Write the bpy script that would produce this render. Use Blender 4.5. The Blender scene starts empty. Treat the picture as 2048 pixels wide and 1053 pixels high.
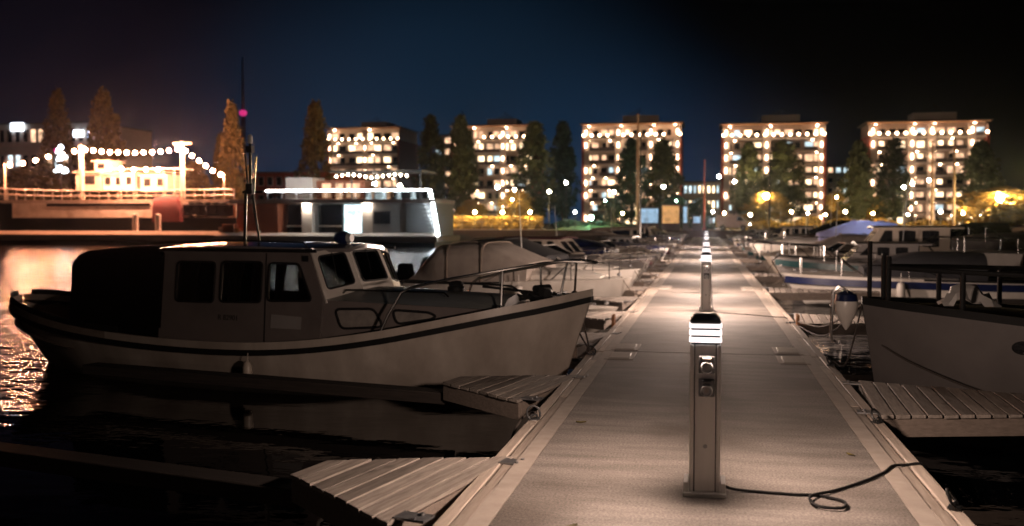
import bpy, bmesh, math, random
from mathutils import Vector, Matrix, geometry
R = math.radians
PI = math.pi
sc = bpy.context.scene
col = sc.collection

# ------------------------------------------------------------------ camera
YAW, PITCH, CAMZ = R(11.046), R(2.315), 2.1
cd = bpy.data.cameras.new('camera')
cam = bpy.data.objects.new('camera', cd)
col.objects.link(cam)
cd.sensor_width = 36.0
cd.lens = 35.0
cd.clip_start, cd.clip_end = 0.1, 4000
cam.location = (0, 0, CAMZ)
cam.rotation_euler = (R(90) - PITCH, 0, YAW)
cd.dof.use_dof = True
cd.dof.focus_distance = 8.2
cd.dof.aperture_fstop = 1.5
sc.camera = cam
sc.view_settings.view_transform = 'Standard'
sc.view_settings.look = 'None'
sc.view_settings.exposure = 0
sc.view_settings.gamma = 1
sc.cycles.use_denoising = True
sc.cycles.denoiser = 'OPENIMAGEDENOISE'
sc.cycles.sample_clamp_indirect = 6
sc.cycles.max_bounces = 7
sc.cycles.transparent_max_bounces = 12
sc.cycles.caustics_reflective = False
sc.cycles.caustics_refractive = False
sc.cycles.use_light_tree = True

# ------------------------------------------------------------------ night sky
w = bpy.data.worlds.new('World')
sc.world = w
w.use_nodes = True
nt = w.node_tree
N, Lk = nt.nodes, nt.links
bg = N['Background']
sky = N.new('ShaderNodeTexSky')
sky.sky_type = 'NISHITA'
sky.sun_disc = False
sky.sun_elevation = R(-9)
sky.sun_rotation = R(-14)
tc = N.new('ShaderNodeTexCoord')
def wmath(op, a, b=None):
    n = N.new('ShaderNodeMath'); n.operation = op; n.use_clamp = False
    for i, v in enumerate((a, b)):
        if v is None: continue
        if isinstance(v, (int, float)): n.inputs[i].default_value = v
        else: Lk.new(v, n.inputs[i])
    return n.outputs[0]
def lobe(az, el, width, power, colour, gain):
    """town glow scattered in the night air around one compass direction"""
    d = Vector((math.sin(R(az)) * math.cos(R(el)), math.cos(R(az)) * math.cos(R(el)), math.sin(R(el))))
    dp = N.new('ShaderNodeVectorMath'); dp.operation = 'DOT_PRODUCT'
    Lk.new(tc.outputs['Generated'], dp.inputs[0]); dp.inputs[1].default_value = d
    mr = N.new('ShaderNodeMapRange'); mr.interpolation_type = 'SMOOTHSTEP'
    mr.inputs['From Min'].default_value = math.cos(R(width)); mr.inputs['From Max'].default_value = 1.0
    Lk.new(dp.outputs['Value'], mr.inputs['Value'])
    p = wmath('POWER', mr.outputs[0], power)
    m = N.new('ShaderNodeMix'); m.data_type = 'RGBA'; m.blend_type = 'MIX'
    Lk.new(p, m.inputs[0]); m.inputs[6].default_value = (0, 0, 0, 1)
    m.inputs[7].default_value = tuple(c * gain for c in colour) + (1,)
    return m.outputs[2]
def addc(a, b):
    m = N.new('ShaderNodeMix'); m.data_type = 'RGBA'; m.blend_type = 'ADD'; m.inputs[0].default_value = 1
    Lk.new(a, m.inputs[6]); Lk.new(b, m.inputs[7]); return m.outputs[2]
g1 = lobe(-15, -2, 21, 1.25, (.015, .046, .096), .55)
g2 = lobe(-34, -4, 26, 1.6, (.011, .010, .021), .6)
g3 = lobe(-4, -4, 16, 1.3, (.001, .016, .05), 0.6)
nz = N.new('ShaderNodeTexNoise'); nz.inputs['Scale'].default_value = 5; nz.inputs['Detail'].default_value = 3
Lk.new(tc.outputs['Generated'], nz.inputs['Vector'])
g = addc(addc(g1, g2), g3)
mm = N.new('ShaderNodeMix'); mm.data_type = 'RGBA'; mm.blend_type = 'MULTIPLY'; mm.inputs[0].default_value = .45
Lk.new(g, mm.inputs[6]); Lk.new(nz.outputs['Fac'], mm.inputs[7])
bgs = N.new('ShaderNodeBackground'); Lk.new(sky.outputs[0], bgs.inputs[0]); bgs.inputs[1].default_value = .05
Lk.new(mm.outputs[2], bg.inputs[0]); bg.inputs[1].default_value = 1.0
ads = N.new('ShaderNodeAddShader')
Lk.new(bg.outputs[0], ads.inputs[0]); Lk.new(bgs.outputs[0], ads.inputs[1])
Lk.new(ads.outputs[0], N['World Output'].inputs[0])
# the sun is far below the horizon: only a trace of moonlight
sl = bpy.data.lights.new('moon_sun', 'SUN'); sl.energy = .002; sl.angle = R(.5); sl.color = (.75, .85, 1)
so = bpy.data.objects.new('moon_sun', sl); col.objects.link(so); so.rotation_euler = (R(50), 0, R(200))

# ------------------------------------------------------------------ helpers
rng = random.Random(7)
MATS = {}
def mat(name, c1, c2=None, rough=.6, metal=0.0, scale=4.0, detail=5, stretch=(1, 1, 1), bump=0.0, bscale=None,
        island=0.0, knots=None, spec=.5, c3=None, speck=0.0):
    if name in MATS: return MATS[name]
    m = bpy.data.materials.new(name); MATS[name] = m
    m.use_nodes = True
    n, l = m.node_tree.nodes, m.node_tree.links
    b = n['Principled BSDF']
    b.inputs['Roughness'].default_value = rough
    b.inputs['Metallic'].default_value = metal
    b.inputs['Specular IOR Level'].default_value = spec
    c2 = c2 or tuple(x * .7 for x in c1)
    t = n.new('ShaderNodeTexCoord'); mp = n.new('ShaderNodeMapping'); mp.inputs['Scale'].default_value = stretch
    l.new(t.outputs['Object'], mp.inputs[0])
    nz = n.new('ShaderNodeTexNoise'); nz.inputs['Scale'].default_value = scale; nz.inputs['Detail'].default_value = detail
    nz.inputs['Roughness'].default_value = .62
    l.new(mp.outputs[0], nz.inputs['Vector'])
    r = n.new('ShaderNodeValToRGB'); l.new(nz.outputs['Fac'], r.inputs[0])
    r.color_ramp.elements[0].position = .3; r.color_ramp.elements[1].position = .72
    r.color_ramp.elements[0].color = (*c2, 1); r.color_ramp.elements[1].color = (*c1, 1)
    out = r.outputs[0]
    if island:
        ge = n.new('ShaderNodeNewGeometry'); mr = n.new('ShaderNodeMapRange')
        mr.inputs['To Min'].default_value = 1 - island; mr.inputs['To Max'].default_value = 1 + island * .5
        l.new(ge.outputs['Random Per Island'], mr.inputs[0])
        mx = n.new('ShaderNodeMix'); mx.data_type = 'RGBA'; mx.blend_type = 'MULTIPLY'; mx.inputs[0].default_value = 1
        l.new(out, mx.inputs[6]); l.new(mr.outputs[0], mx.inputs[7]); out = mx.outputs[2]
    if knots:
        vz = n.new('ShaderNodeTexVoronoi'); vz.inputs['Scale'].default_value = knots
        mp2 = n.new('ShaderNodeMapping'); mp2.inputs['Scale'].default_value = tuple(max(.45, min(1.2, s)) for s in stretch)
        l.new(t.outputs['Object'], mp2.inputs[0]); l.new(mp2.outputs[0], vz.inputs['Vector'])
        mr = n.new('ShaderNodeMapRange'); mr.inputs['From Min'].default_value = .05; mr.inputs['From Max'].default_value = .16
        mr.inputs['To Min'].default_value = .4; l.new(vz.outputs['Distance'], mr.inputs[0])
        mx = n.new('ShaderNodeMix'); mx.data_type = 'RGBA'; mx.blend_type = 'MULTIPLY'; mx.inputs[0].default_value = .8
        l.new(out, mx.inputs[6]); l.new(mr.outputs[0], mx.inputs[7]); out = mx.outputs[2]
    if c3:   # broad stains with a shape of their own
        n3 = n.new('ShaderNodeTexNoise'); n3.inputs['Scale'].default_value = .9; n3.inputs['Detail'].default_value = 6
        l.new(t.outputs['Object'], n3.inputs['Vector'])
        mr = n.new('ShaderNodeMapRange'); mr.inputs['From Min'].default_value = .5; mr.inputs['From Max'].default_value = .72
        l.new(n3.outputs['Fac'], mr.inputs[0])
        mx = n.new('ShaderNodeMix'); mx.data_type = 'RGBA'; l.new(mr.outputs[0], mx.inputs[0])
        l.new(out, mx.inputs[6]); mx.inputs[7].default_value = (*c3, 1); out = mx.outputs[2]
    if speck:
        n4 = n.new('ShaderNodeTexNoise'); n4.inputs['Scale'].default_value = 70; n4.inputs['Detail'].default_value = 3
        l.new(t.outputs['Object'], n4.inputs['Vector'])
        mr = n.new('ShaderNodeMapRange'); mr.inputs['From Min'].default_value = .35; mr.inputs['From Max'].default_value = .65
        mr.inputs['To Min'].default_value = 1 - speck; mr.inputs['To Max'].default_value = 1 + speck * .4; l.new(n4.outputs['Fac'], mr.inputs[0])
        mx = n.new('ShaderNodeMix'); mx.data_type = 'RGBA'; mx.blend_type = 'MULTIPLY'; mx.inputs[0].default_value = 1
        l.new(out, mx.inputs[6]); l.new(mr.outputs[0], mx.inputs[7]); out = mx.outputs[2]
    l.new(out, b.inputs['Base Color'])
    if bump:
        bp = n.new('ShaderNodeBump'); bp.inputs['Strength'].default_value = bump; bp.inputs['Distance'].default_value = .01
        if bscale:
            nb = n.new('ShaderNodeTexNoise'); nb.inputs['Scale'].default_value = bscale; nb.inputs['Detail'].default_value = 4
            l.new(mp.outputs[0], nb.inputs['Vector']); l.new(nb.outputs['Fac'], bp.inputs['Height'])
        else: l.new(nz.outputs['Fac'], bp.inputs['Height'])
        l.new(bp.outputs[0], b.inputs['Normal'])
    return m
def emit(name, c, s):
    if name in MATS: return MATS[name]
    m = bpy.data.materials.new(name); MATS[name] = m
    m.use_nodes = True
    n, l = m.node_tree.nodes, m.node_tree.links
    n.remove(n['Principled BSDF'])
    e = n.new('ShaderNodeEmission'); e.inputs[0].default_value = (*c, 1); e.inputs[1].default_value = s
    l.new(e.outputs[0], n['Material Output'].inputs[0])
    return m
def litpane(name, c, s, scale):
    """a lit room behind a pane: emission broken up by furniture, curtains, lamps"""
    if name in MATS: return MATS[name]
    m = emit(name, c, s); n, l = m.node_tree.nodes, m.node_tree.links
    e = [x for x in n if x.type == 'EMISSION'][0]
    t = n.new('ShaderNodeTexCoord'); v = n.new('ShaderNodeTexVoronoi'); v.inputs['Scale'].default_value = scale
    l.new(t.outputs['Object'], v.inputs['Vector'])
    mx = n.new('ShaderNodeMix'); mx.data_type = 'RGBA'; mx.blend_type = 'MULTIPLY'; mx.inputs[0].default_value = .8
    mx.inputs[6].default_value = (*c, 1)
    vv = n.new('ShaderNodeRGBToBW'); l.new(v.outputs['Color'], vv.inputs[0]); l.new(vv.outputs[0], mx.inputs[7]); l.new(mx.outputs[2], e.inputs[0])
    return m
def glass(name, tint=.75):
    if name in MATS: return MATS[name]
    m = bpy.data.materials.new(name); MATS[name] = m
    m.use_nodes = True
    n, l = m.node_tree.nodes, m.node_tree.links
    n.remove(n['Principled BSDF'])
    t = n.new('ShaderNodeBsdfTransparent'); t.inputs[0].default_value = (tint, tint * .98, tint * .95, 1)
    gl = n.new('ShaderNodeBsdfGlossy'); gl.inputs['Roughness'].default_value = .02
    fr = n.new('ShaderNodeFresnel'); fr.inputs[0].default_value = 1.5
    mx = n.new('ShaderNodeMixShader'); l.new(fr.outputs[0], mx.inputs[0]); l.new(t.outputs[0], mx.inputs[1]); l.new(gl.outputs[0], mx.inputs[2])
    l.new(mx.outputs[0], n['Material Output'].inputs[0])
    return m

def sheer_cloth(name, c, clear_, trans):
    """thin cloth or vinyl that lets lamps behind it glow through"""
    m = bpy.data.materials.new(name); MATS[name] = m; m.use_nodes = True
    n, l = m.node_tree.nodes, m.node_tree.links; n.remove(n['Principled BSDF'])
    d = n.new('ShaderNodeBsdfDiffuse'); d.inputs[0].default_value = (*c, 1); tl = n.new('ShaderNodeBsdfTranslucent'); tl.inputs[0].default_value = (*c, 1)
    tp = n.new('ShaderNodeBsdfTransparent'); a, b = n.new('ShaderNodeMixShader'), n.new('ShaderNodeMixShader')
    a.inputs[0].default_value = trans; b.inputs[0].default_value = clear_
    l.new(d.outputs[0], a.inputs[1]); l.new(tl.outputs[0], a.inputs[2]); l.new(a.outputs[0], b.inputs[1]); l.new(tp.outputs[0], b.inputs[2]); l.new(b.outputs[0], n['Material Output'].inputs[0])
    return m
class MB:
    def __init__(s): s.v, s.f = [], []
    def add(s, vs, fs):
        o = len(s.v); s.v += [tuple(v) for v in vs]; s.f += [[i + o for i in f] for f in fs]; return s
    def box(s, c, d, rz=0.0, ry=0.0):
        x, y, z = (k / 2 for k in d)
        vs = [Vector((sx * x, sy * y, sz * z)) for sx in (-1, 1) for sy in (-1, 1) for sz in (-1, 1)]
        M = Matrix.Rotation(rz, 3, 'Z') @ Matrix.Rotation(ry, 3, 'Y')
        vs = [M @ v + Vector(c) for v in vs]
        return s.add(vs, [(0, 1, 3, 2), (4, 6, 7, 5), (0, 4, 5, 1), (2, 3, 7, 6), (0, 2, 6, 4), (1, 5, 7, 3)])
    def prism(s, poly, z0, z1):
        n = len(poly)
        vs = [(x, y, z0) for x, y in poly] + [(x, y, z1) for x, y in poly]
        return s.add(vs, [list(range(n))[::-1], list(range(n, 2 * n))] + [(i, (i + 1) % n, n + (i + 1) % n, n + i) for i in range(n)])
    def loft(s, rings, closed=True, cap=True):
        n = len(rings[0]); vs = [p for r in rings for p in r]; fs = []
        for i in range(len(rings) - 1):
            for j in range(n if closed else n - 1):
                k = (j + 1) % n
                fs.append((i * n + j, i * n + k, (i + 1) * n + k, (i + 1) * n + j))
        if cap and closed:
            fs.append(list(range(n))[::-1]); fs.append([(len(rings) - 1) * n + j for j in range(n)])
        return s.add(vs, fs)
    def tube(s, pts, r, n=8, closed=False):
        P = [Vector(p) for p in pts]; rings = []; m = len(P); nrm = None
        rr = r if isinstance(r, (list, tuple)) else [r] * m
        for i in range(m):
            a = P[i - 1] if (i > 0 or closed) else P[i]; b = P[(i + 1) % m] if (i < m - 1 or closed) else P[i]
            t = (b - a).normalized() if (b - a).length > 1e-9 else Vector((0, 0, 1))
            if nrm is None: nrm = t.orthogonal().normalized()
            nrm = (nrm - t * nrm.dot(t)); nrm = nrm.normalized() if nrm.length > 1e-6 else t.orthogonal().normalized()
            bn = t.cross(nrm)
            rings.append([P[i] + (nrm * math.cos(2 * PI * k / n) + bn * math.sin(2 * PI * k / n)) * rr[i] for k in range(n)])
        if closed: rings.append(rings[0]); return s.loft(rings, True, False)
        return s.loft(rings, True, True)
    def lathe(s, prof, c, n=20):
        return s.loft([[(c[0] + r * math.cos(2 * PI * k / n), c[1] + r * math.sin(2 * PI * k / n), c[2] + z) for k in range(n)] for r, z in prof])
    def sphere(s, c, r, n=10, sq=1.0):
        return s.lathe([(max(r * math.sin(PI * i / 8), r * .02), -r * sq * math.cos(PI * i / 8)) for i in range(9)], c, n)
    def panel(s, outer, holes, fn, th):
        """flat sheet with holes, mapped to space by fn(u, v, depth), with thickness"""
        loops = [outer] + list(holes); flat = [p for lp in loops for p in lp]; n = len(flat)
        tris = geometry.tessellate_polygon([[Vector((u, v, 0)) for u, v in lp] for lp in loops])
        vs = [fn(u, v, 0) for u, v in flat] + [fn(u, v, th) for u, v in flat]
        fs = [tuple(t) for t in tris] + [tuple(i + n for i in t[::-1]) for t in tris]
        o = 0
        for lp in loops:
            k = len(lp)
            fs += [(o + i, o + (i + 1) % k, n + o + (i + 1) % k, n + o + i) for i in range(k)]; o += k
        return s.add(vs, fs)
    def build(s, name, m, parent=None, smooth=35, bevel=0.0, loc=None, fix=True):
        me = bpy.data.meshes.new(name); me.from_pydata(s.v, [], s.f)
        if fix:
            bm = bmesh.new(); bm.from_mesh(me); bmesh.ops.recalc_face_normals(bm, faces=bm.faces); bm.to_mesh(me); bm.free()
        if smooth:
            me.shade_smooth()
            try: me.set_sharp_from_angle(angle=R(smooth))
            except Exception: pass
        me.materials.append(m)
        o = bpy.data.objects.new(name, me); col.objects.link(o)
        if parent is not None: o.parent = parent
        if loc is not None: o.location = loc
        if bevel:
            b = o.modifiers.new('edge', 'BEVEL'); b.width = bevel; b.segments = 2; b.limit_method = 'ANGLE'; b.angle_limit = R(40)
        return o
def tag(o, label=None, cat=None, group=None, kind=None):
    for k, v in (('label', label), ('category', cat), ('group', group), ('kind', kind)):
        if v: o[k] = v
    return o
def thing(name, label, cat, loc=(0, 0, 0), rz=0.0, group=None):
    o = bpy.data.objects.new(name, None); col.objects.link(o)
    o.empty_display_size = .2
    o.location = loc; o.rotation_euler = (0, 0, rz)
    return tag(o, label, cat, group)
def copy_tree(o, parent=None):
    c = o.copy(); col.objects.link(c); c.parent = parent
    for ch in list(o.children): copy_tree(ch, c)
    return c
def dup(root, loc, rz, label, sx=None):
    c = copy_tree(root); c.location = loc; c.rotation_euler = (0, 0, rz); c['label'] = label
    if sx: c.scale = sx
    return c
def lerp(a, b, t): return a + (b - a) * t
def ellipse(u, v, a, b, n=18): return [(u + a * math.cos(2 * PI * k / n), v + b * math.sin(2 * PI * k / n)) for k in range(n)]
def rounded(poly, r, n=4):
    out = []; m = len(poly)
    for i in range(m):
        p, a, b = Vector(poly[i]), Vector(poly[i - 1]), Vector(poly[(i + 1) % m])
        da, db = (a - p), (b - p); q = min(r, da.length * .45, db.length * .45)
        p0, p1 = p + da.normalized() * q, p + db.normalized() * q
        for k in range(n + 1):
            t = k / n; v = p0 * (1 - t) ** 2 + p * 2 * t * (1 - t) + p1 * t * t
            out.append((v.x, v.y))
    return out
def text(body, size, m, parent, loc, rot, name='registration_text'):
    cu = bpy.data.curves.new(name, 'FONT'); cu.body = body; cu.size = size; cu.extrude = .001; cu.materials.append(m)
    tmp = bpy.data.objects.new('tmp', cu); col.objects.link(tmp)
    me = bpy.data.meshes.new_from_object(tmp.evaluated_get(bpy.context.evaluated_depsgraph_get()))
    bpy.data.objects.remove(tmp)
    me.materials.clear(); me.materials.append(m)
    o = bpy.data.objects.new(name, me); col.objects.link(o); o.parent = parent; o.location = loc; o.rotation_euler = rot
    return o
# bearings of far things, measured from the camera's position
def bx(px, Y): return Y * math.tan(math.atan((px - 1024) / 1991.) - YAW)
def bz(py, X, Y): return CAMZ + (446 - py) / 1991. * (Y * math.cos(YAW) - X * math.sin(YAW))

# ------------------------------------------------------------------ materials
concrete = mat('brushed_concrete', (.295, .258, .23), (.15, .13, .114), .8, scale=1.5, detail=8, stretch=(.8, 4, 1), bump=.55, bscale=16, c3=(.125, .102, .085), speck=.45)
concrete_edge = mat('smooth_concrete', (.42, .36, .31), (.32, .27, .23), .75, scale=6, bump=.3)
hatch_m = mat('pale_hatch', (.5, .45, .4), (.4, .36, .32), .5, scale=8)
timber = mat('weathered_timber', (.56, .47, .39), (.36, .29, .24), .75, scale=5, detail=8, stretch=(9, .7, 9), bump=.5, island=.35, knots=2.2)
plank_m = mat('grey_plank', (.52, .45, .39), (.24, .2, .17), .75, scale=5, detail=8, stretch=(9, .8, 9), bump=.5, island=.4, knots=2.6)
frame_wood = mat('frame_timber', (.3, .24, .2), (.2, .16, .13), .8, scale=5, stretch=(.7, 9, 9), bump=.4)
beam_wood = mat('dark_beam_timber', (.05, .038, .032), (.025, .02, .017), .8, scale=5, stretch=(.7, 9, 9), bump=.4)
steel = mat('galvanised_steel', (.36, .36, .36), (.22, .22, .23), .45, .8, scale=14)
chrome = mat('stainless_steel', (.75, .73, .7), (.6, .58, .56), .18, 1.0, scale=3)
dark_steel = mat('dark_steel', (.05, .05, .05), (.03, .03, .03), .45, .5, scale=9)
black_rubber = mat('black_rubber', (.012, .011, .011), (.007, .007, .007), .7, scale=5, spec=.25)
alu = mat('brushed_aluminium', (.84, .82, .8), (.76, .74, .72), .5, .0, scale=7, stretch=(5, 5, .5))
alu_dark = mat('aluminium_groove', (.14, .13, .13), (.1, .1, .1), .5, .5)
plastic_grey = mat('grey_plastic', (.12, .12, .125), (.08, .08, .08), .5)
plastic_pale = mat('pale_plastic', (.5, .5, .5), (.4, .4, .4), .4)
gel = mat('white_gelcoat', (.84, .79, .73), (.7, .65, .59), .3, scale=1.6, detail=6, c3=(.5, .44, .38))
gel_warm = mat('cream_gelcoat', (.58, .5, .42), (.47, .4, .33), .32, scale=1.6, detail=6)
gel_grey = mat('grey_gelcoat', (.3, .28, .27), (.23, .21, .2), .35, scale=1.8)
old_paint = mat('old_white_paint', (.62, .55, .48), (.4, .34, .29), .36, scale=1.6, detail=10, stretch=(1.6, 1.6, .5), bump=.18, c3=(.3, .25, .21))
cabin_paint = mat('cabin_grey_paint', (.18, .153, .142), (.125, .105, .098), .45, scale=2.2, detail=8, bump=.1, c3=(.17, .14, .13))
deck_green = mat('green_grey_deck', (.28, .29, .27), (.2, .21, .2), .35, scale=5, stretch=(.6, 6, 1))
navy = mat('navy_paint', (.012, .02, .08), (.008, .014, .06), .3)
teal = mat('teal_paint', (.01, .07, .075), (.008, .05, .055), .35)
maroon = mat('maroon_canvas', (.09, .012, .02), (.06, .01, .014), .8, bump=.4)
hull_dark = mat('barge_black', (.007, .006, .007), (.004, .004, .004), .6, spec=.12)
canvas_grey = mat('grey_canvas', (.46, .4, .35), (.33, .28, .25), .85, scale=3, bump=.6, bscale=5)
canvas_tan = mat('tan_canvas', (.36, .29, .23), (.26, .2, .16), .85, scale=3, bump=.6, bscale=5)
canvas_dark = mat('dark_canvas', (.03, .03, .035), (.02, .02, .024), .85, scale=3, bump=.5, bscale=5)
canvas_blue = mat('pale_blue_tarp', (.42, .42, .58), (.32, .32, .48), .6, scale=2, bump=.5)
vinyl = sheer_cloth('vinyl_canvas', (.5, .4, .3), .45, .5)
blue_tent = sheer_cloth('blue_tent', (.6, .62, .9), .0, .6)
black_canvas = mat('black_canvas', (.006, .005, .006), (.004, .004, .004), .95, scale=3, bump=.4, spec=.03)
curtain_m = mat('curtain_cloth', (.2, .18, .16), (.1, .09, .085), .9, scale=8, stretch=(12, 12, .4))
frost = mat('frosted_pane', (.3, .27, .24), (.2, .18, .165), .25, scale=9)
dark_glass = mat('dark_glass', (.02, .021, .024), (.014, .014, .016), .06, scale=2, spec=.7)
clear = glass('clear_glass', .8)
canopy_glass = glass('smoked_glass', .55)
rope_m = mat('mooring_rope', (.07, .055, .045), (.035, .028, .024), .9, scale=60, bump=.6)
rope_pale = mat('pale_rope', (.3, .25, .2), (.2, .16, .13), .9, scale=60, bump=.6)
orange_p = mat('orange_paint', (.5, .2, .05), (.4, .15, .04), .6)
brick_red = mat('red_brick_wall', (.3, .085, .055), (.22, .06, .04), .85, scale=3, stretch=(1, 1, 6))
bld_wall = mat('pale_render_wall', (.62, .55, .48), (.52, .46, .4), .8, scale=1)
bld_dark = mat('brown_facade', (.36, .29, .24), (.27, .21, .18), .7, scale=1)
slab_m = mat('balcony_concrete', (.7, .64, .58), (.6, .54, .48), .75, scale=2)
rail_m = mat('balcony_panel', (.13, .115, .11), (.08, .07, .068), .35, scale=1.5)
roof_m = mat('roof_grey', (.14, .14, .145), (.1, .1, .1), .7)
soffit_m = mat('wood_soffit', (.45, .26, .13), (.34, .18, .09), .7, scale=2, stretch=(.5, 8, 1))
roof_pale = mat('plant_room_sheet', (.6, .6, .6), (.5, .5, .5), .6)
wood_red = mat('red_cladding', (.34, .12, .06), (.25, .085, .045), .75, scale=3, stretch=(.6, .6, 9), bump=.4)
clad_grey = mat('grey_cladding', (.2, .19, .18), (.15, .145, .14), .7, scale=2, stretch=(.4, .4, 9), bump=.3)
clad_dark = mat('dark_grey_cladding', (.11, .11, .11), (.075, .075, .075), .7, scale=2, stretch=(.4, .4, 9), bump=.3)
clad_white = mat('white_cladding', (.6, .57, .53), (.5, .47, .44), .6, scale=2, stretch=(.4, .4, 9))
soil = mat('shore_ground_mat', (.12, .1, .085), (.07, .06, .05), .9, scale=.3, detail=8)
lawn_m = mat('lawn_green', (.05, .11, .04), (.03, .07, .025), .9, scale=1.2, detail=8)
stone = mat('quay_stone', (.26, .21, .17), (.17, .135, .11), .85, scale=1.5, stretch=(.4, 1, 2), bump=.4)
bark = mat('tree_bark', (.09, .065, .045), (.05, .036, .027), .9, scale=5, stretch=(3, 3, .5))
def leaf(name, a, b):
    m = mat(name, a, b, .75, scale=.8, detail=3, island=.6)
    return m
leaf_dark = leaf('leaf_dark_green', (.06, .075, .03), (.035, .045, .02))
leaf_brown = leaf('leaf_autumn_brown', (.21, .165, .055), (.11, .085, .03))
leaf_gold = leaf('leaf_golden', (.3, .19, .035), (.19, .12, .03))
leaf_teal = leaf('leaf_cool_green', (.03, .075, .05), (.02, .045, .03))
E_lamp = emit('bollard_diffuser', (1, .87, .84), 1.9)
E_bulb = emit('festoon_bulb', (1, .37, .19), 1150)
E_globe = emit('balcony_globe', (1, .62, .36), 26)
E_wash = emit('wall_lamp', (1, .6, .38), 30)
E_balc = emit('balcony_fill', (1, .66, .42), 42)
E_street = emit('street_globe', (1, .8, .62), 260)
E_sodium = emit('sodium_globe', (1, .66, .24), 1700)
E_cool = emit('cool_strip', (.9, .95, 1), 60)
E_green = emit('green_floodlight', (.5, 1, .72), 130)
E_small = emit('small_bulb', (1, .8, .55), 60)
E_blue = emit('blue_sign', (.55, .7, 1), 7)
E_sign = emit('white_sign', (.8, .88, 1), 5)
E_pink = emit('pink_ring', (1, .04, .3), .7)
E_cluster = emit('white_bulb_cluster', (.8, .88, 1), 14)
E_ad1 = emit('advert_blue', (.5, .75, 1), 1.6)
E_ad2 = emit('advert_orange', (1, .5, .18), 1.8)
E_house = emit('houseboat_downlight', (1, .82, .66), 220)
P_warm = litpane('lit_window_warm', (1, .72, .44), 5.5, .9)
P_soft = litpane('lit_window_soft', (1, .6, .36), 2.2, .9)
P_cool = litpane('lit_window_cool', (.72, .92, 1), 2.0, .9)
P_bar = litpane('bar_interior', (.75, .95, 1), 3.0, 2.2)

# ------------------------------------------------------------------ water and ground
wm = bpy.data.materials.new('dark_water'); wm.use_nodes = True
n, l = wm.node_tree.nodes, wm.node_tree.links
b = n['Principled BSDF']; b.inputs['Base Color'].default_value = (.002, .0025, .003, 1); b.inputs['Roughness'].default_value = .012; b.inputs['IOR'].default_value = 1.33
t = n.new('ShaderNodeTexCoord')
def wnoise(scale, detail, stretch=(1, 1, 1)):
    mp = n.new('ShaderNodeMapping'); mp.inputs['Scale'].default_value = stretch
    l.new(t.outputs['Object'], mp.inputs[0])
    k = n.new('ShaderNodeTexNoise'); k.inputs['Scale'].default_value = scale; k.inputs['Detail'].default_value = detail
    l.new(mp.outputs[0], k.inputs['Vector']); return k.outputs['Fac']
def bmp(h, dist, strength, prev=None):
    k = n.new('ShaderNodeBump'); k.inputs['Distance'].default_value = dist
    if isinstance(strength, float): k.inputs['Strength'].default_value = strength
    else: l.new(strength, k.inputs['Strength'])
    l.new(h, k.inputs['Height'])
    if prev: l.new(prev, k.inputs['Normal'])
    return k.outputs[0]
patch = n.new('ShaderNodeMapRange'); patch.inputs['From Min'].default_value = .35; patch.inputs['From Max'].default_value = .65
patch.inputs['To Min'].default_value = .35; patch.inputs['To Max'].default_value = 1
l.new(wnoise(.06, 2), patch.inputs[0])
sx_ = n.new('ShaderNodeSeparateXYZ'); l.new(t.outputs['Object'], sx_.inputs[0])
def mrange(o_, a, b_, c, d):
    k = n.new('ShaderNodeMapRange'); k.interpolation_type = 'SMOOTHSTEP'
    for nm, v in (('From Min', a), ('From Max', b_), ('To Min', c), ('To Max', d)): k.inputs[nm].default_value = v
    l.new(o_, k.inputs['Value']); return k.outputs[0]
def wm2(op, a, b_):
    k = n.new('ShaderNodeMath'); k.operation = op; l.new(a, k.inputs[0])
    if isinstance(b_, float): k.inputs[1].default_value = b_
    else: l.new(b_, k.inputs[1])
    return k.outputs[0]
# boats and jetties shelter the water close to the pier; open water further out is ruffled
shelter = wm2('MAXIMUM', mrange(sx_.outputs[0], -8.4, -6.6, 1, .1), mrange(sx_.outputs[1], 15, 24, .1, 1))
class patch: outputs = [wm2('MULTIPLY', patch.outputs[0], shelter)]
nn = bmp(wnoise(3.4, 3, (.7, 1.2, 1)), .085, patch.outputs[0])
nn = bmp(wnoise(1.2, 2), .07, shelter, nn)
nn = bmp(wnoise(.5, 2), .11, shelter, nn)
l.new(nn, b.inputs['Normal'])
o = MB().add([(-1500, -60, 0), (1500, -60, 0), (1500, 1900, 0), (-1500, 1900, 0)], [(0, 1, 2, 3)]).build('water', wm, smooth=0)
tag(o, kind='structure', label='calm black harbour water')
LAND = 128.0
o = MB().prism([(-1400, 96), (bx(520, 99), 99), (bx(870, 110), 112), (bx(890, LAND), LAND), (900, LAND), (1400, 140), (1400, 1800), (-1400, 1800)], -2, 1.15).build('shore_ground', soil, smooth=0)
tag(o, kind='structure')
GZ = 1.15
# lawn bank lit green
x0, x1 = bx(1110, 131), bx(1245, 131)
rings = []
for i in range(13):
    u = i / 12; x = lerp(x0, x1, u); h = (.55 + .2 * math.sin(i * 2.3)) * math.sin(PI * u) ** .5
    rings.append([(x, 129.5, GZ + .01), (x, 130.5, GZ + .02 + h * .35), (x, 133, GZ + .02 + h), (x, 137, GZ + .02 + h * .9), (x, 141, GZ + .01)])
tag(MB().loft(rings, False).build('grass_bank', lawn_m), kind='structure', label='low grassy bank on the shore under a green floodlight')

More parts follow.
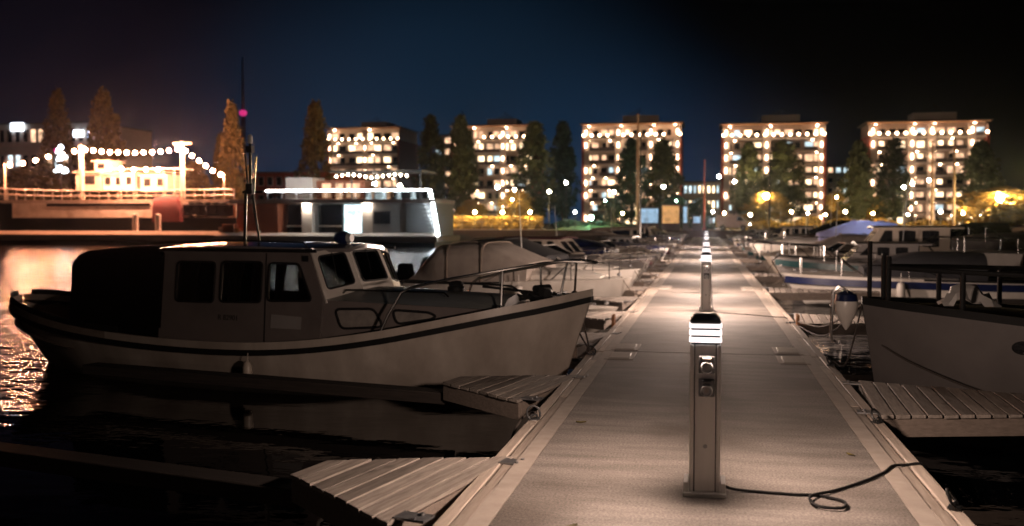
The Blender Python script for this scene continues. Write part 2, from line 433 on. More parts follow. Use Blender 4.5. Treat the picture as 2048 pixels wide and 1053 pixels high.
# ------------------------------------------------------------------ the floating pier
SEC = 12.43
def pontoon(y0, y1, i):
    names = ['nearest the camera', 'second', 'third', 'fourth', 'fifth', 'sixth', 'seventh', 'eighth', 'ninth']
    t = thing('pontoon_section', f'long brushed concrete pier pontoon with timber edges, {names[i]}' + ('' if i == 0 else ' along the pier'), 'pier section', (0, (y0 + y1) / 2, 0), 0, 'concrete sections of the pier')
    L = y1 - y0 - .03
    # deck top cut by edge hatches at both ends
    MB().box((0, 0, .1), (2.238, L, .8)).build('concrete_deck', concrete, t, bevel=.004)
    for sx in (-1, 1):
        MB().box((sx * 1.182, 0, .102), (.12, L, .8)).build('concrete_kerb_strip', concrete_edge, t)
        m = MB(); r = random.Random(i * 7 + sx)
        for k, xx in enumerate((1.285, 1.375)):
            y = -L / 2
            while y < L / 2 - .05:
                ln = min(r.uniform(1.5, 3.4), L / 2 - y)
                m.box((sx * (xx + r.uniform(-.003, .003)), y + ln / 2, .405 + r.uniform(-.006, .006)), (.084, ln - .012, .18)); y += ln
        m.build('timber_edge_beam', timber, t, bevel=.008)
        for e in (-1, 1):
            MB().box((sx * 1.0, e * (L / 2 - .42), .5005), (.34, .66, .012)).build('hatch_frame', concrete_edge, t, bevel=.004)
            MB().box((sx * 1.0, e * (L / 2 - .42), .506), (.24, .5, .012)).build('hatch_lid', hatch_m, t, bevel=.004)
    return t
for i in range(9):
    pontoon(i * SEC - .05 if i else -8.0, (i + 1) * SEC - .05, i)

# fingers: a tapered planked gusset at the pier, a narrow beam beyond it
def make_finger(length, r0, r1, beam, wside):
    t = thing('finger_jetty', 'x', 'finger jetty', (0, 0, 0), 0, 'timber finger jetties')
    half = lambda x: lerp(r0, r1, x / length)
    m = MB(); pw = .128; k = int(length / pw)
    for i in range(k):
        a, b_ = i * length / k + .009, (i + 1) * length / k - .009
        j = rng.uniform(-.012, .012)
        m.prism([(a, -half(a) + j), (b_, -half(b_) + j), (b_, half(b_) + j), (a, half(a) + j)], .468, .498 + rng.uniform(-.004, .004))
    m.build('deck_planks', plank_m, t, bevel=.003)
    f = MB()
    for sy in (-1, 1):
        f.prism([(.01, sy * (r0 - .09)), (length, sy * (r1 - .09)), (length, sy * (r1 - .03)), (.01, sy * (r0 - .03))][::sy], .31, .463)
    f.box((.035, 0, .39), (.05, 2 * r0 - .2, .14))
    f.build('gusset_frame', frame_wood, t)
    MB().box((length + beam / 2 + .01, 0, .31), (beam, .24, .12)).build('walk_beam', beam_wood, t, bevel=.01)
    for sy in (-1, 1):
        MB().box((-.07, sy * (r0 - .16), .494), (.19, .13, .014)).tube([(-.1, sy * (r0 - .2), .5), (-.1, sy * (r0 - .2), .512)], .014).tube([(-.1, sy * (r0 - .1), .5), (-.1, sy * (r0 - .1), .512)], .014).build('hinge_bracket', steel, t)
    return t
FY = [5.85, 9.6, 13.75, 17.3, 21.0, 24.5, 28.1, 31.7, 35.4, 39.1, 42.8, 46.5, 50.2, 53.9, 57.6, 61.3, 65, 68.7, 72.4, 76.1, 79.8, 83.5, 87.2, 90.9, 94.6, 98.3]
ORD = ['first', 'second', 'third', 'fourth', 'fifth', 'sixth', 'seventh', 'eighth', 'ninth', 'tenth', 'eleventh', 'twelfth', 'thirteenth', 'fourteenth', 'fifteenth', 'sixteenth', 'seventeenth', 'eighteenth', 'nineteenth', 'twentieth', 'twenty-first', 'twenty-second', 'twenty-third', 'twenty-fourth', 'twenty-fifth', 'twenty-sixth']
FL = make_finger(1.12, .84, .2, 5.0, 1)
FR = make_finger(2.5, .95, .2, 5.0, -1)
for i, y in enumerate(FY):
    lab = f'grey planked finger jetty, {ORD[i]} on the old cabin boat side of the pier'
    if i == 0: FL.location = (-1.47, y, 0); FL.rotation_euler = (0, 0, R(180 - 13)); FL['label'] = lab
    else: dup(FL, (-1.47, y, 0), R(180 - 13), lab)
    if i % 2 == 0: continue   # double berths on the other side
    lab = f'lit planked finger jetty, {ORD[i // 2]} on the blue striped boat side of the pier'
    if i == 1: FR.location = (1.47, y, 0); FR.rotation_euler = (0, 0, R(-3)); FR['label'] = lab
    else: dup(FR, (1.47, y, 0), R(-3), lab)

# service bollards with louvred lamp heads
def make_bollard():
    t = thing('service_bollard', 'x', 'power bollard', group='lit service bollards along the pier')
    m = MB().box((0, 0, .012), (.25, .25, .024))
    for sx in (-1, 1): m.box((sx * .107, 0, .05), (.03, .2, .06))
    m.build('base_plate', alu, t, bevel=.004)
    w_ = .178
    m = MB().box((0, 0, .455), (w_ - .02, w_ - .02, .87))
    m.build('column_core', alu_dark, t)
    for sx in (-1, 1):
        for sy in (-1, 1):
            MB().box((sx * (w_ / 2 - .012), sy * (w_ / 2 - .012), .455), (.024, .024, .872)).build('corner_post', alu, t, bevel=.006)
    for sx, sy in ((0, -1), (0, 1), (1, 0), (-1, 0)):
        d = (w_ - .062, .012, .868) if sx == 0 else (.012, w_ - .062, .868)
        MB().box((sx * (w_ / 2 - .008), sy * (w_ / 2 - .008), .455), d).build('front_panel' if sy == -1 else 'side_panel', alu, t, bevel=.003)
    sqr = lambda h, z: [(-h, -h, z), (h, -h, z), (h, h, z), (-h, h, z)]
    for k in range(3):
        z = .914 + k * .042; h = w_ / 2 + .005
        MB().loft([sqr(h - .012, z - .0115), sqr(h, z - .0075), sqr(h, z + .0075), sqr(h - .012, z + .0115)], True, False).build('light_band', E_lamp, t, smooth=0)
    for k in range(3):
        z = .8955 + k * .042; h = w_ / 2 - .006
        MB().loft([sqr(h, z - .005), sqr(h, z + .005), sqr(h - .012, z + .005), sqr(h - .012, z - .005), sqr(h, z - .005)], True, False).build('louvre', black_rubber, t, smooth=0)
    m = MB(); a = w_ / 2 - .004
    ring = lambda h, z: [(-h, -h, z), (h, -h, z), (h, h, z), (-h, h, z)]
    m.loft([ring(a, 1.0105), ring(a + .004, 1.022), ring(a + .002, 1.034), ring(a * .74, 1.062), ring(a * .6, 1.066)])
    m.build('cap', dark_steel, t, bevel=.005)
    for z in (.775, .64):
        s = MB().box((.008, -w_ / 2 - .008, z), (.094, .022, .105)).build('socket_box', plastic_grey, t, bevel=.008)
        y = -w_ / 2 - .02
        mm_ = MB(); rg = lambda r, yy: [(.008 + r * math.cos(2 * PI * k / 20), yy, z - .014 + r * math.sin(2 * PI * k / 20)) for k in range(20)]
        mm_.loft([rg(.036, y), rg(.036, y - .02), rg(.03, y - .028), rg(.026, y - .02), rg(.024, y - .012)])
        mm_.build('socket_cover', plastic_pale, s)
        MB().box((.008, y - .0195, z - .014), (.024, .004, .022)).build('socket_face', hatch_m, s)
        MB().box((.008, y - .01, z + .036), (.05, .024, .016)).build('cover_clip', hatch_m if z > .7 else plastic_grey, s, bevel=.004)
    la = bpy.data.lights.new('lamp', 'AREA'); la.energy = 52; la.color = (1, .73, .59); la.shape = 'RECTANGLE'; la.size = .165; la.size_y = .11
    for k in range(4):   # the louvred bands shed their light out and down on all four sides
        lo = bpy.data.objects.new('lamp', la); col.objects.link(lo); lo.parent = t; a = k * PI / 2
        lo.location = (math.sin(a) * .103, -math.cos(a) * .103, .956); lo.rotation_euler = (-R(90 - 1), 0, a)
    rg = lambda r, yy: [(.002 + r * math.cos(2 * PI * k / 14), yy, .295 + r * math.sin(2 * PI * k / 14)) for k in range(14)]
    MB().loft([rg(.012, -w_ / 2), rg(.012, -w_ / 2 - .006), rg(.004, -w_ / 2 - .008)]).build('lock', steel, t)
    return t
bo = make_bollard()
bl = ['nearest service bollard with two sockets and three glowing lamp bands', 'second service bollard from the camera, a cable down its column', 'slim looking lit bollard just beyond the cabled one',
      'fourth lit bollard from the camera on the pier', 'fifth lit bollard from the camera on the pier', 'sixth lit bollard far along the pier', 'x']
lamp_far = [ch for ch in bo.children if ch.type == 'LIGHT'][0].data.copy(); lamp_far.energy = 112   # energy raised so the deck further out renders brighter
for k, y in enumerate((5.97, 18.42, 23.2, 30.6, 43.0, 55.4, 67.9)):
    if k == 0: bo.location = (0, y, .5); bo['label'] = bl[0]
    if k == 0:  # unseen bollard added behind the camera to light the nearest column's front
        for ch in dup(bo, (0, -6.46, .5), 0, 'unseen bollard added behind the viewer to light the nearest one').children:
            if ch.type == 'LIGHT': ch.data = lamp_far.copy(); ch.data.energy = 17
    else:
        c = dup(bo, (0, y, .5), 0, bl[k] if k < 6 else 'farthest lit bollard near the shore end of the pier')
        for ch in c.children:
            if ch.type == 'LIGHT': ch.data = lamp_far

# cables and small things on the deck
def cable(name, label, cat, pts, r, m, sub=6, group=None):
    P = [Vector(p) for p in pts]; out = []
    for i in range(len(P) - 1):
        p0, p1, p2, p3 = P[max(i - 1, 0)], P[i], P[i + 1], P[min(i + 2, len(P) - 1)]
        for k in range(sub):
            t = k / sub
            out.append(.5 * ((2 * p1) + (-p0 + p2) * t + (2 * p0 - 5 * p1 + 4 * p2 - p3) * t * t + (-p0 + 3 * p1 - 3 * p2 + p3) * t ** 3))
    out.append(P[-1])
    return tag(MB().tube(out, r, 7).build(name, m), label, cat, group)
Z = .511
cable('power_cable', 'black power cable looping over the deck from the nearest bollard', 'cable',
      [(.09, 5.97, .56), (.16, 6.0, Z + .01), (.3, 6.0, Z), (.5, 5.98, Z), (.66, 5.98, Z), (.78, 5.86, Z + .004), (.75, 5.72, Z + .006), (.62, 5.74, Z + .006), (.6, 5.9, Z + .016), (.75, 6.1, Z), (.95, 6.35, Z), (1.12, 6.62, Z), (1.2, 6.8, Z), (1.3, 6.9, .5), (1.44, 6.95, .48), (1.49, 7.0, .2), (1.5, 7.0, -.05)], .009, black_rubber)
cable('power_cable', 'thin cable trailing from the second bollard to the timber edge', 'cable',
      [(.08, 18.35, 1.24), (.1, 18.3, .9), (.14, 18.2, Z + .02), (.4, 17.9, Z), (.8, 17.6, Z), (1.15, 17.3, Z), (1.32, 17.2, .51), (1.46, 17.2, .4)], .008, rope_m)
def leaf_thing(x, y, a, label):
    m = MB(); P = []
    for i in range(7):
        u = i / 6; wd = .018 * math.sin(PI * u) ** .8 + .001; z = .504 + .012 * abs(u - .5)
        P.append([(u * .07 - .035, -wd, z + .006), (u * .07 - .035, 0, z), (u * .07 - .035, wd, z + .009)])
    o = m.loft(P, False).build('fallen_leaf', leaf_brown); o.location = (x, y, 0); o.rotation_euler = (0, 0, a); o.scale = (1.2, 1.2, 1)
    tag(o, label, 'leaf', 'dead leaves on the pier')
leaf_thing(-.97, 7.85, .2, 'curled brown leaf on the concrete beside the ring with a rope')
leaf_thing(-.68, 5.12, .9, 'brown leaf lying low on the deck by the first jetty')
leaf_thing(.98, 7.1, 2.1, 'small brown leaf on the deck beyond the cable loop')
# mooring rings
def ring(x, y, label, rot):
    t = thing('mooring_ring', label, 'mooring ring', (x, y, .5), rot, 'mooring rings on the timber edges')
    MB().box((0, 0, .004), (.09, .07, .008)).tube([(-.03, 0, .01), (-.02, 0, .035), (.02, 0, .035), (.03, 0, .01)], .008, 6).build('staple', dark_steel, t)
    MB().tube([(.055 * math.cos(a), .012 + .03 * math.sin(a), .045 + .055 * math.sin(a)) for a in [2 * PI * k / 16 for k in range(16)]], .009, 6, True).build('loop', dark_steel, t)
ring(-1.37, 7.95, 'dark mooring ring on the timber edge between the first two jetties', .4)
ring(-1.36, 12.0, 'dark mooring ring tied to the old wooden cabin boat', .3)
ring(1.36, 8.35, 'dark mooring ring on the timber edge by the lit planked jetty', .9)
ring(1.38, 5.9, 'dark mooring ring in the bottom corner beyond the cable loop', 1.2)
ring(1.38, 11.6, 'dark mooring ring holding the dark railed boat', 1.2)
for x, y, lab in ((-1.42, 15.6, 'pair of small orange mooring posts on the edge beside the cabin boat bow'), (1.42, 16.2, 'pair of small orange mooring posts beside the empty berth')):
    o = MB().box((0, -.09, .56), (.045, .05, .2)).box((0, .09, .56), (.045, .05, .2)).box((0, 0, .475), (.06, .26, .03)).build('mooring_bracket', orange_p, bevel=.008, loc=(x, y, 0))
    tag(o, lab, 'mooring post')

# ------------------------------------------------------------------ boats
def hull_rings(st, keel=-.32, nv=6):
    rings = []
    for ss, b_, z, sw, bw in st:
        half = [(-(sw + .05 if bw > .05 else sw), 0.0, keel if bw > .05 else -.05)]
        for k in range(nv + 1):
            v = k / nv
            half.append((-lerp(sw, ss, v), bw + (b_ - bw) * (v ** .75 if b_ > bw else v), z * v - (0 if v else .0)))
        rings.append([(x, -y, z_) for x, y, z_ in half[::-1]] + half[1:])
    return rings
def sheer(st, s):
    for a, c in zip(st, st[1:]):
        if a[0] <= s <= c[0]:
            t = (s - a[0]) / (c[0] - a[0]); return lerp(a[1], c[1], t), lerp(a[2], c[2], t)
    return st[-1][1], st[-1][2]
def strip_along(st, dz0, dz1, out, s0=0, s1=1e9, n=36):
    """band following the sheer on both sides"""
    S0, S1 = max(s0, st[0][0]), min(s1, st[-1][0]); m = MB()
    for sg in (-1, 1):
        rings = []
        for i in range(n + 1):
            s = lerp(S0, S1, i / n); b_, z = sheer(st, s)
            rings.append([(-s, sg * (b_ + out), z + dz0), (-s, sg * (b_ + out), z + dz1), (-s, sg * (b_ - .03), z + dz1), (-s, sg * (b_ - .03), z + dz0)])
        m.loft(rings)
    return m
def deck_sheet(st, s0, s1, dz=0.0, inset=.02, camber=.05, n=18):
    rings = []
    for i in range(n + 1):
        s = lerp(s0, s1, i / n); b_, z = sheer(st, s); b_ = max(b_ - inset, .01)
        rings.append([(-s, b_ * k / 3, z + dz + camber * (1 - (k / 3) ** 2) * min(1, b_)) for k in range(-3, 4)])
    return MB().loft(rings, False)
def densify(st, n=3):
    out = []
    for i in range(len(st) - 1):
        p0, p1, p2, p3 = st[max(i - 1, 0)], st[i], st[i + 1], st[min(i + 2, len(st) - 1)]
        for k in range(n):
            t = k / n
            out.append(tuple(max(.5 * ((2 * b) + (-a + c) * t + (2 * a - 5 * b + 4 * c - d) * t * t + (-a + 3 * b - 3 * c + d) * t ** 3), 0) for a, b, c, d in zip(p0, p1, p2, p3)))
    out.append(st[-1]); return out

# ---- the old wooden cabin boat in the foreground
nb = thing('cabin_cruiser', 'old white wooden cabin boat with dark aft awning and steel bow rail', 'boat', (-1.33, 11.8, 0), R(-10.5))
ST = densify([(0, .03, 1.23, .42, 0), (.42, .42, 1.13, .74, .10), (.9, .74, 1.035, 1.12, .28), (1.5, .99, .91, 1.65, .52), (2.3, 1.17, .75, 2.35, .82), (3.2, 1.27, .62, 3.2, 1.05), (4.2, 1.3, .55, 4.2, 1.15),
      (5.5, 1.29, .555, 5.5, 1.13), (6.8, 1.2, .62, 6.7, .95), (7.8, 1.02, .72, 7.6, .62), (8.6, .72, .83, 8.2, .3), (9.05, .4, .9, 8.6, .1), (9.25, .04, .93, 8.75, 0)])
MB().loft(hull_rings(ST, nv=8), False).build('hull', old_paint, nb, smooth=60)
strip_along(ST, -.075, -.005, .035).build('rub_rail', black_rubber, nb)
strip_along(ST, -.005, .085, .012, 0, 6.4).build('toe_rail', old_paint, nb)
strip_along(ST, -.005, .085, .012, 6.4, 9.25).build('aft_toe_rail', frame_wood, nb)
deck_sheet(ST, .02, 5.62, -.03).build('side_deck', old_paint, nb)
deck_sheet(ST, 7.1, 9.2, -.25, .05, 0).build('aft_deck', frame_wood, nb)
strip_along(ST, .085, .16, .0, 6.2, 9.2).build('aft_bulwark_cap', black_rubber, nb)
# forward trunk cabin
def fw(s):
    u = (s - .95) / 2.35
    return lerp(.42, 1.0, max(u, 0) ** .8), lerp(1.06, 1.17, u), lerp(1.22, 1.28, u)
rings = []
for i in range(15):
    s = lerp(1.0, 3.3, i / 14); wd, zs, zt = fw(s); _, zd = sheer(ST, s)
    r_ = [(-s, -(wd + .05), zd - .06), (-s, -wd, zs)]
    rings.append(r_ + [(-s, -wd * .55, lerp(zs, zt, .75)), (-s, 0, zt), (-s, wd * .55, lerp(zs, zt, .75)), (-s, wd, zs), (-s, wd + .05, zd - .06)])
sides, tops = [r_[:2] for r_ in rings], [r_[1:6] for r_ in rings]
MB().loft(sides, False).loft([r_[5:] for r_ in rings], False).add([p for p in rings[0]], [list(range(7))]).build('trunk_side', gel_grey if False else cabin_paint, nb)
MB().loft([[(p[0], p[1] * 1.02, p[2] + .004) for p in r_] for r_ in tops], False).build('trunk_top', deck_green, nb)
def on_side(s, z, d):
    wd, zs, _ = fw(s); _, zd = sheer(ST, s); v = (z - (zd - .06)) / (zs - zd + .06)
    return (-s, -(wd + .05 * (1 - v) + d), z)
for poly in ([(3.02, 1.055), (2.53, 1.065), (2.40, .85), (2.93, .82)], [(2.30, 1.055), (1.85, 1.03), (1.76, .985), (1.82, .95), (2.24, .885)]):
    for sg in (1, -1):
        lp = rounded(poly, .07)
        F = lambda s, z, d: (on_side(s, z, d)[0], sg * on_side(s, z, d)[1], z)
        fr = MB().tube([F(s, z, .008) for s, z in lp], .016, 8, True).build('portlight', black_rubber, nb)
        MB().panel(lp, [], lambda s, z, d: F(s, z, d + .004), .004).build('portlight_pane', frost, fr)
# wheelhouse and cabin sides
ct = lambda z: lerp(1.08, .95, (z - .55) / 1.2)
def side_fn(sg): return lambda s, z, d: (-s, sg * (ct(z) - d), z)
outer = [(5.66, .45), (5.66, 1.74), (3.40, 1.76), (3.36, 1.70), (3.16, 1.18), (3.18, .5)]
wins = [rounded([(5.41, 1.09), (5.41, 1.6), (4.80, 1.6), (4.80, 1.09)], .06), rounded([(4.70, 1.10), (4.70, 1.61), (4.07, 1.61), (4.07, 1.11)], .06), rounded([(3.97, 1.13), (3.97, 1.6), (3.53, 1.6), (3.31, 1.15)], .06)]
for sg in (-1, 1):
    MB().panel(outer, wins, side_fn(sg), .035).build('cabin_side', cabin_paint, nb)
    for wi in wins:
        fr = MB().tube([side_fn(sg)(s, z, -.004) for s, z in wi], .014, 8, True).build('cabin_window', black_rubber, nb)
        MB().panel(wi, [], lambda s, z, d: side_fn(sg)(s, z, d + .015), .003).build('window_pane', clear, fr)
# raked windscreen facets
A = [(3.17, .97, 1.18), (2.98, .40, 1.265), (2.98, -.40, 1.265), (3.17, -.97, 1.18)]
B_ = [(3.38, .945, 1.72), (3.21, .38, 1.775), (3.21, -.38, 1.775), (3.38, -.945, 1.72)]
for k, nm in ((0, 'windscreen_side'), (1, 'windscreen_front'), (2, 'windscreen_side')):
    a0, a1, b0, b1 = (Vector((-p[0], -p[1], p[2])) for p in (A[k], A[k + 1], B_[k], B_[k + 1]))
    nrm = (a1 - a0).cross(b0 - a0).normalized()
    if nrm.x < 0: nrm = -nrm
    def FF(u, v, d): return tuple((a0.lerp(a1, u)).lerp(b0.lerp(b1, u), v) + nrm * d)
    m_, mv = .13 if k != 1 else .09, .16
    hole = rounded([(m_, mv), (1 - m_, mv), (1 - m_, .9), (m_, .9)], .09)
    MB().panel([(0, -.12), (1, -.12), (1, 1.02), (0, 1.02)], [hole], FF, .03).build(nm, gel, nb)
    fr = MB().tube([FF(u, v, .032) for u, v in hole], .012, 8, True).build('windscreen_frame', black_rubber, nb)
    MB().panel(hole, [], lambda u, v, d: FF(u, v, .014 + d), .003).build('windscreen_pane', clear, fr)
    MB().tube([FF(.5, .93, .05), FF(.47, .6, .045), FF(.42, .35, .04)], .006, 5).build('wiper', black_rubber, fr)
# roof
rings = []
for i in range(12):
    s = lerp(3.12, 5.68, i / 11); e = .35 if i == 0 else 1
    wd = 1.0 if s > 3.45 else lerp(.45, 1.0, (s - 3.12) / .33)
    zc = 1.80 + .035 * math.sin(PI * min(1, (s - 3.0) / 2.8))
    rings.append([(-s, wd * q, zc + (.05 * (1 - q * q)) - .03) for q in (-1, -.6, 0, .6, 1)] + [(-s, wd * q, zc - .055 + .05 * (1 - q * q) - .02) for q in (1, .6, 0, -.6, -1)])
MB().loft(rings).build('cabin_roof', mat('roof_gloss', (.2, .18, .17), (.14, .12, .12), .16, scale=2), nb)
MB().tube([(-3.25, -1.0, 1.755), (-3.5, -1.015, 1.755), (-5.66, -1.015, 1.755)], .022, 6).build('roof_gutter', black_rubber, nb)
MB().tube([(-3.25, 1.0, 1.755), (-3.5, 1.015, 1.755), (-5.66, 1.015, 1.755)], .022, 6).build('roof_gutter', black_rubber, nb)
MB().tube([(-3.45, -.9, 1.8), (-3.5, -.9, 1.86), (-4.9, -.9, 1.88), (-4.95, -.9, 1.82)], .012, 6).build('roof_handrail', dark_steel, nb)
MB().box((-3.42, -.985, 1.66), (.07, .02, .07)).build('nav_light_box', black_rubber, nb)
# cabin back wall and interior
MB().box((-5.66, 0, 1.1), (.03, 1.96, 1.25)).build('aft_bulkhead', black_canvas, nb)
MB().box((-4.4, 0, .6), (2.4, 1.9, .04)).build('cabin_sole', frame_wood, nb)
for s0, s1, sg in ((5.38, 5.15, -1), (4.66, 4.45, -1), (4.3, 4.1, -1), (4.82, 4.62, 1), (3.94, 3.8, -1)):
    m = MB(); rr = []
    for i in range(13):
        s = lerp(s0, s1, i / 12); y = sg * (.93 + .015 * math.sin(i * 2.1)); rr.append([(-s, y, 1.08), (-s, y - sg * .03, 1.35), (-s + (.04 if i > 8 else 0), y - sg * .07, 1.64)])
    m.loft(rr, False).build('curtain', curtain_m, nb)
nb.scale = (.979, 1, 1)
MB().box((-3.55, .1, .95), (.25, 1.4, .28)).tube([(-3.68, -.25 + .17 * math.cos(k * PI / 8), 1.2 + .17 * math.sin(k * PI / 8)) for k in range(16)], .014, 6, True).build('helm_console', black_canvas, nb)
# aft awning of black canvas
rings = []
for i in range(10):
    u = i / 9; s = lerp(5.63, 7.2, u); zt = 1.76 - .05 * u ** 2 - (.05 if i == 9 else 0); zb = sheer(ST, s)[1] - .05
    wd = 1.02 - .02 * u
    rings.append([(-s - .03 * u, -wd - .05, zb), (-s, -wd, zt - .12), (-s, -wd + .12, zt), (-s, 0, zt + .05), (-s, wd - .12, zt), (-s, wd, zt - .12), (-s - .03 * u, wd + .05, zb)])
MB().loft(rings).build('awning', black_canvas, nb, smooth=50)
# bow rail
def gun(s, inset, z): b_, _ = sheer(ST, s); return (-s, -(b_ - inset), z)
half = [gun(2.29, .03, .80), gun(2.2, .06, 1.02), gun(2.06, .1, 1.28), gun(1.95, .12, 1.345), gun(1.48, .12, 1.45), gun(.91, .1, 1.55), gun(.5, .12, 1.625), gun(.3, .12, 1.645), (-.08, -.14, 1.64), (.06, -.05, 1.62)]
full = half + [(x, -y, z) for x, y, z in half[::-1]]
MB().tube(full, .017, 8).build('bow_rail', chrome, nb)
for s, z in ((.91, 1.55), (.32, 1.64), (1.6, 1.42)):
    for sg in (1, -1):
        if s == 1.6 and sg == 1: continue
        a_, b2 = gun(s, .05, sheer(ST, s)[1] + .03), gun(s + (.0 if s > .5 else -.06), .1, z)
        MB().tube([(a_[0], sg * a_[1], a_[2]), (b2[0], sg * b2[1], b2[2])], .015, 8).lathe([(.04, -.02), (.04, .05), (.02, .06)], (a_[0], sg * a_[1], a_[2] + .02), 10).build('rail_stanchion', chrome, nb)
MB().tube([(-3.05, -.72, 1.235), (-3.0, -.72, 1.27), (-1.72, -.56, 1.26), (-1.66, -.555, 1.21)], .012, 6).build('deck_handrail', chrome, nb)
MB().tube([(-2.9, .55, 1.27), (-2.85, .55, 1.33), (-1.2, .35, 1.3), (-1.1, .33, 1.25)], .013, 6).build('deck_handrail', dark_steel, nb)
MB().lathe([(.11, 0), (.11, .05), (.09, .06), (.1, .085), (.07, .12), (.01, .13)], (-1.82, 0, 1.245), 16).build('deck_vent', black_rubber, nb)
m = MB().box((-.62, 0, 1.17), (.3, .2, .1))
for k in range(5): m.tube([(-.62 + .1 * math.sin(k), -.12, 1.22 + .02 * k), (-.6, .12, 1.22 + .02 * k)], .05, 8)
for k in range(14):
    a_ = rng.uniform(0, 6.28); m.tube([(-.75 + rng.uniform(-.2, .25), rng.uniform(-.2, .2), 1.17), (-.72 + rng.uniform(-.2, .2), rng.uniform(-.2, .2), 1.26 + rng.uniform(-.03, .04)), (-.65 + rng.uniform(-.2, .2), rng.uniform(-.2, .2), 1.18)], .016, 5)
m.build('anchor_windlass', black_rubber, nb)
m = MB().tube([(-.05, 0, 1.24), (-.6, 0, 1.24), (-1.5, .12, 1.3)], .018, 6).tube([(-.4, -.18, 1.25), (-.4, .18, 1.25)], .02, 6)
m.build('anchor', dark_steel, nb)
# mast
m = MB().tube([(-5.05, -.04, 1.8), (-5.03, -.02, 2.55)], .022, 8).tube([(-4.86, .05, 1.8), (-4.97, .02, 2.58)], .018, 8)
m.tube([(-5.0, 0, 2.5), (-5.06, 0, 3.05)], .014, 7).tube([(-4.97, 0, 2.5), (-4.97, 0, 3.18)], .02, 8).tube([(-4.93, .02, 2.5), (-4.89, .02, 3.0)], .014, 7).tube([(-5.1, 0, 2.52), (-4.76, 0, 2.52)], .015, 6)
m.build('mast', chrome, nb)
MB().lathe([(.03, 0), (.035, .03), (.035, .1), (.015, .125)], (-4.97, 0, 3.18), 12).build('masthead_lamp', plastic_pale, nb)
MB().box((-4.97, 0, 2.56), (.1, .08, .14)).build('mast_bracket', dark_steel, nb)
MB().box((-4.97, 0, 3.1), (.09, .07, .09)).build('mast_bracket', dark_steel, nb)
rgx = lambda r, x: [(x, -.15 + r * math.cos(2 * PI * k / 16), 1.905 + r * math.sin(2 * PI * k / 16)) for k in range(16)]
sp = MB().loft([rgx(.05, -3.28), rgx(.085, -3.36), rgx(.09, -3.42), rgx(.06, -3.5)]).tube([(-3.38, -.15, 1.78), (-3.38, -.15, 1.87)], .02).build('searchlight', navy, nb)
MB().loft([[(p[0], p[1], p[2]) for p in rgx(.07, -3.335)], rgx(.055, -3.26)]).build('searchlight_lens', plastic_pale, sp)
text('R 82901', .095, mat('dark_lettering', (.03, .03, .03), (.02, .02, .02), .6), nb, (-4.72, -(ct(.9) + .006), .875), (R(90 - 6), 0, 0))
MB().tube([side_fn(-1)(3.985, .6, -.002), side_fn(-1)(4.0, 1.1, -.002), side_fn(-1)(4.02, 1.72, -.002)], .009, 5).build('panel_seam', black_rubber, nb)
MB().panel([(3.9, .8), (3.9, .97), (3.45, .95), (3.45, .8)], [], lambda s, z, d: side_fn(-1)(s, z, -.004 - d), .004).build('name_board', gel_grey, nb)
o = MB().lathe([(.02, -.17), (.07, -.14), (.085, -.05), (.085, .06), (.06, .13), (.02, .16)], (0, 0, .36), 14).tube([(0, 0, .5), (.0, .02, .62)], .008, 5).build('fender', gel_warm)
Mb = Matrix.Translation((-1.33, 11.8, 0)) @ Matrix.Rotation(R(-10.5), 4, 'Z')
o.location = Mb @ Vector((-3.9, -1.415, 0)); o.scale = (.7, .7, .85); tag(o, 'small pale fender hanging on the side of the old cabin boat', 'fender')
bw = Mb @ Vector((-.25, -.2, 1.2)); bw2 = Mb @ Vector((-.25, .2, 1.2))
cable('mooring_rope', 'dark rope from the bow of the old cabin boat, slack line', 'rope', [bw, bw.lerp(Vector((-1.37, 12.0, .55)), .5) + Vector((0, 0, -.08)), (-1.38, 12.0, .55)], .011, rope_m)
cable('mooring_rope', 'dark rope from the bow of the old cabin boat, taut line', 'rope', [bw2, bw2.lerp(Vector((-1.39, 12.1, .53)), .55), (-1.39, 12.1, .53), (-1.43, 12.3, .512), (-1.37, 12.4, .512), (-1.33, 12.2, .515)], .011, rope_m)
cable('mooring_rope', 'short dark rope end knotted on the ring between the first two jetties', 'rope', [(-1.36, 7.97, .55), (-1.42, 8.05, .53), (-1.5, 8.0, .46), (-1.55, 7.9, .3), (-1.56, 7.9, -.02)], .011, rope_m)

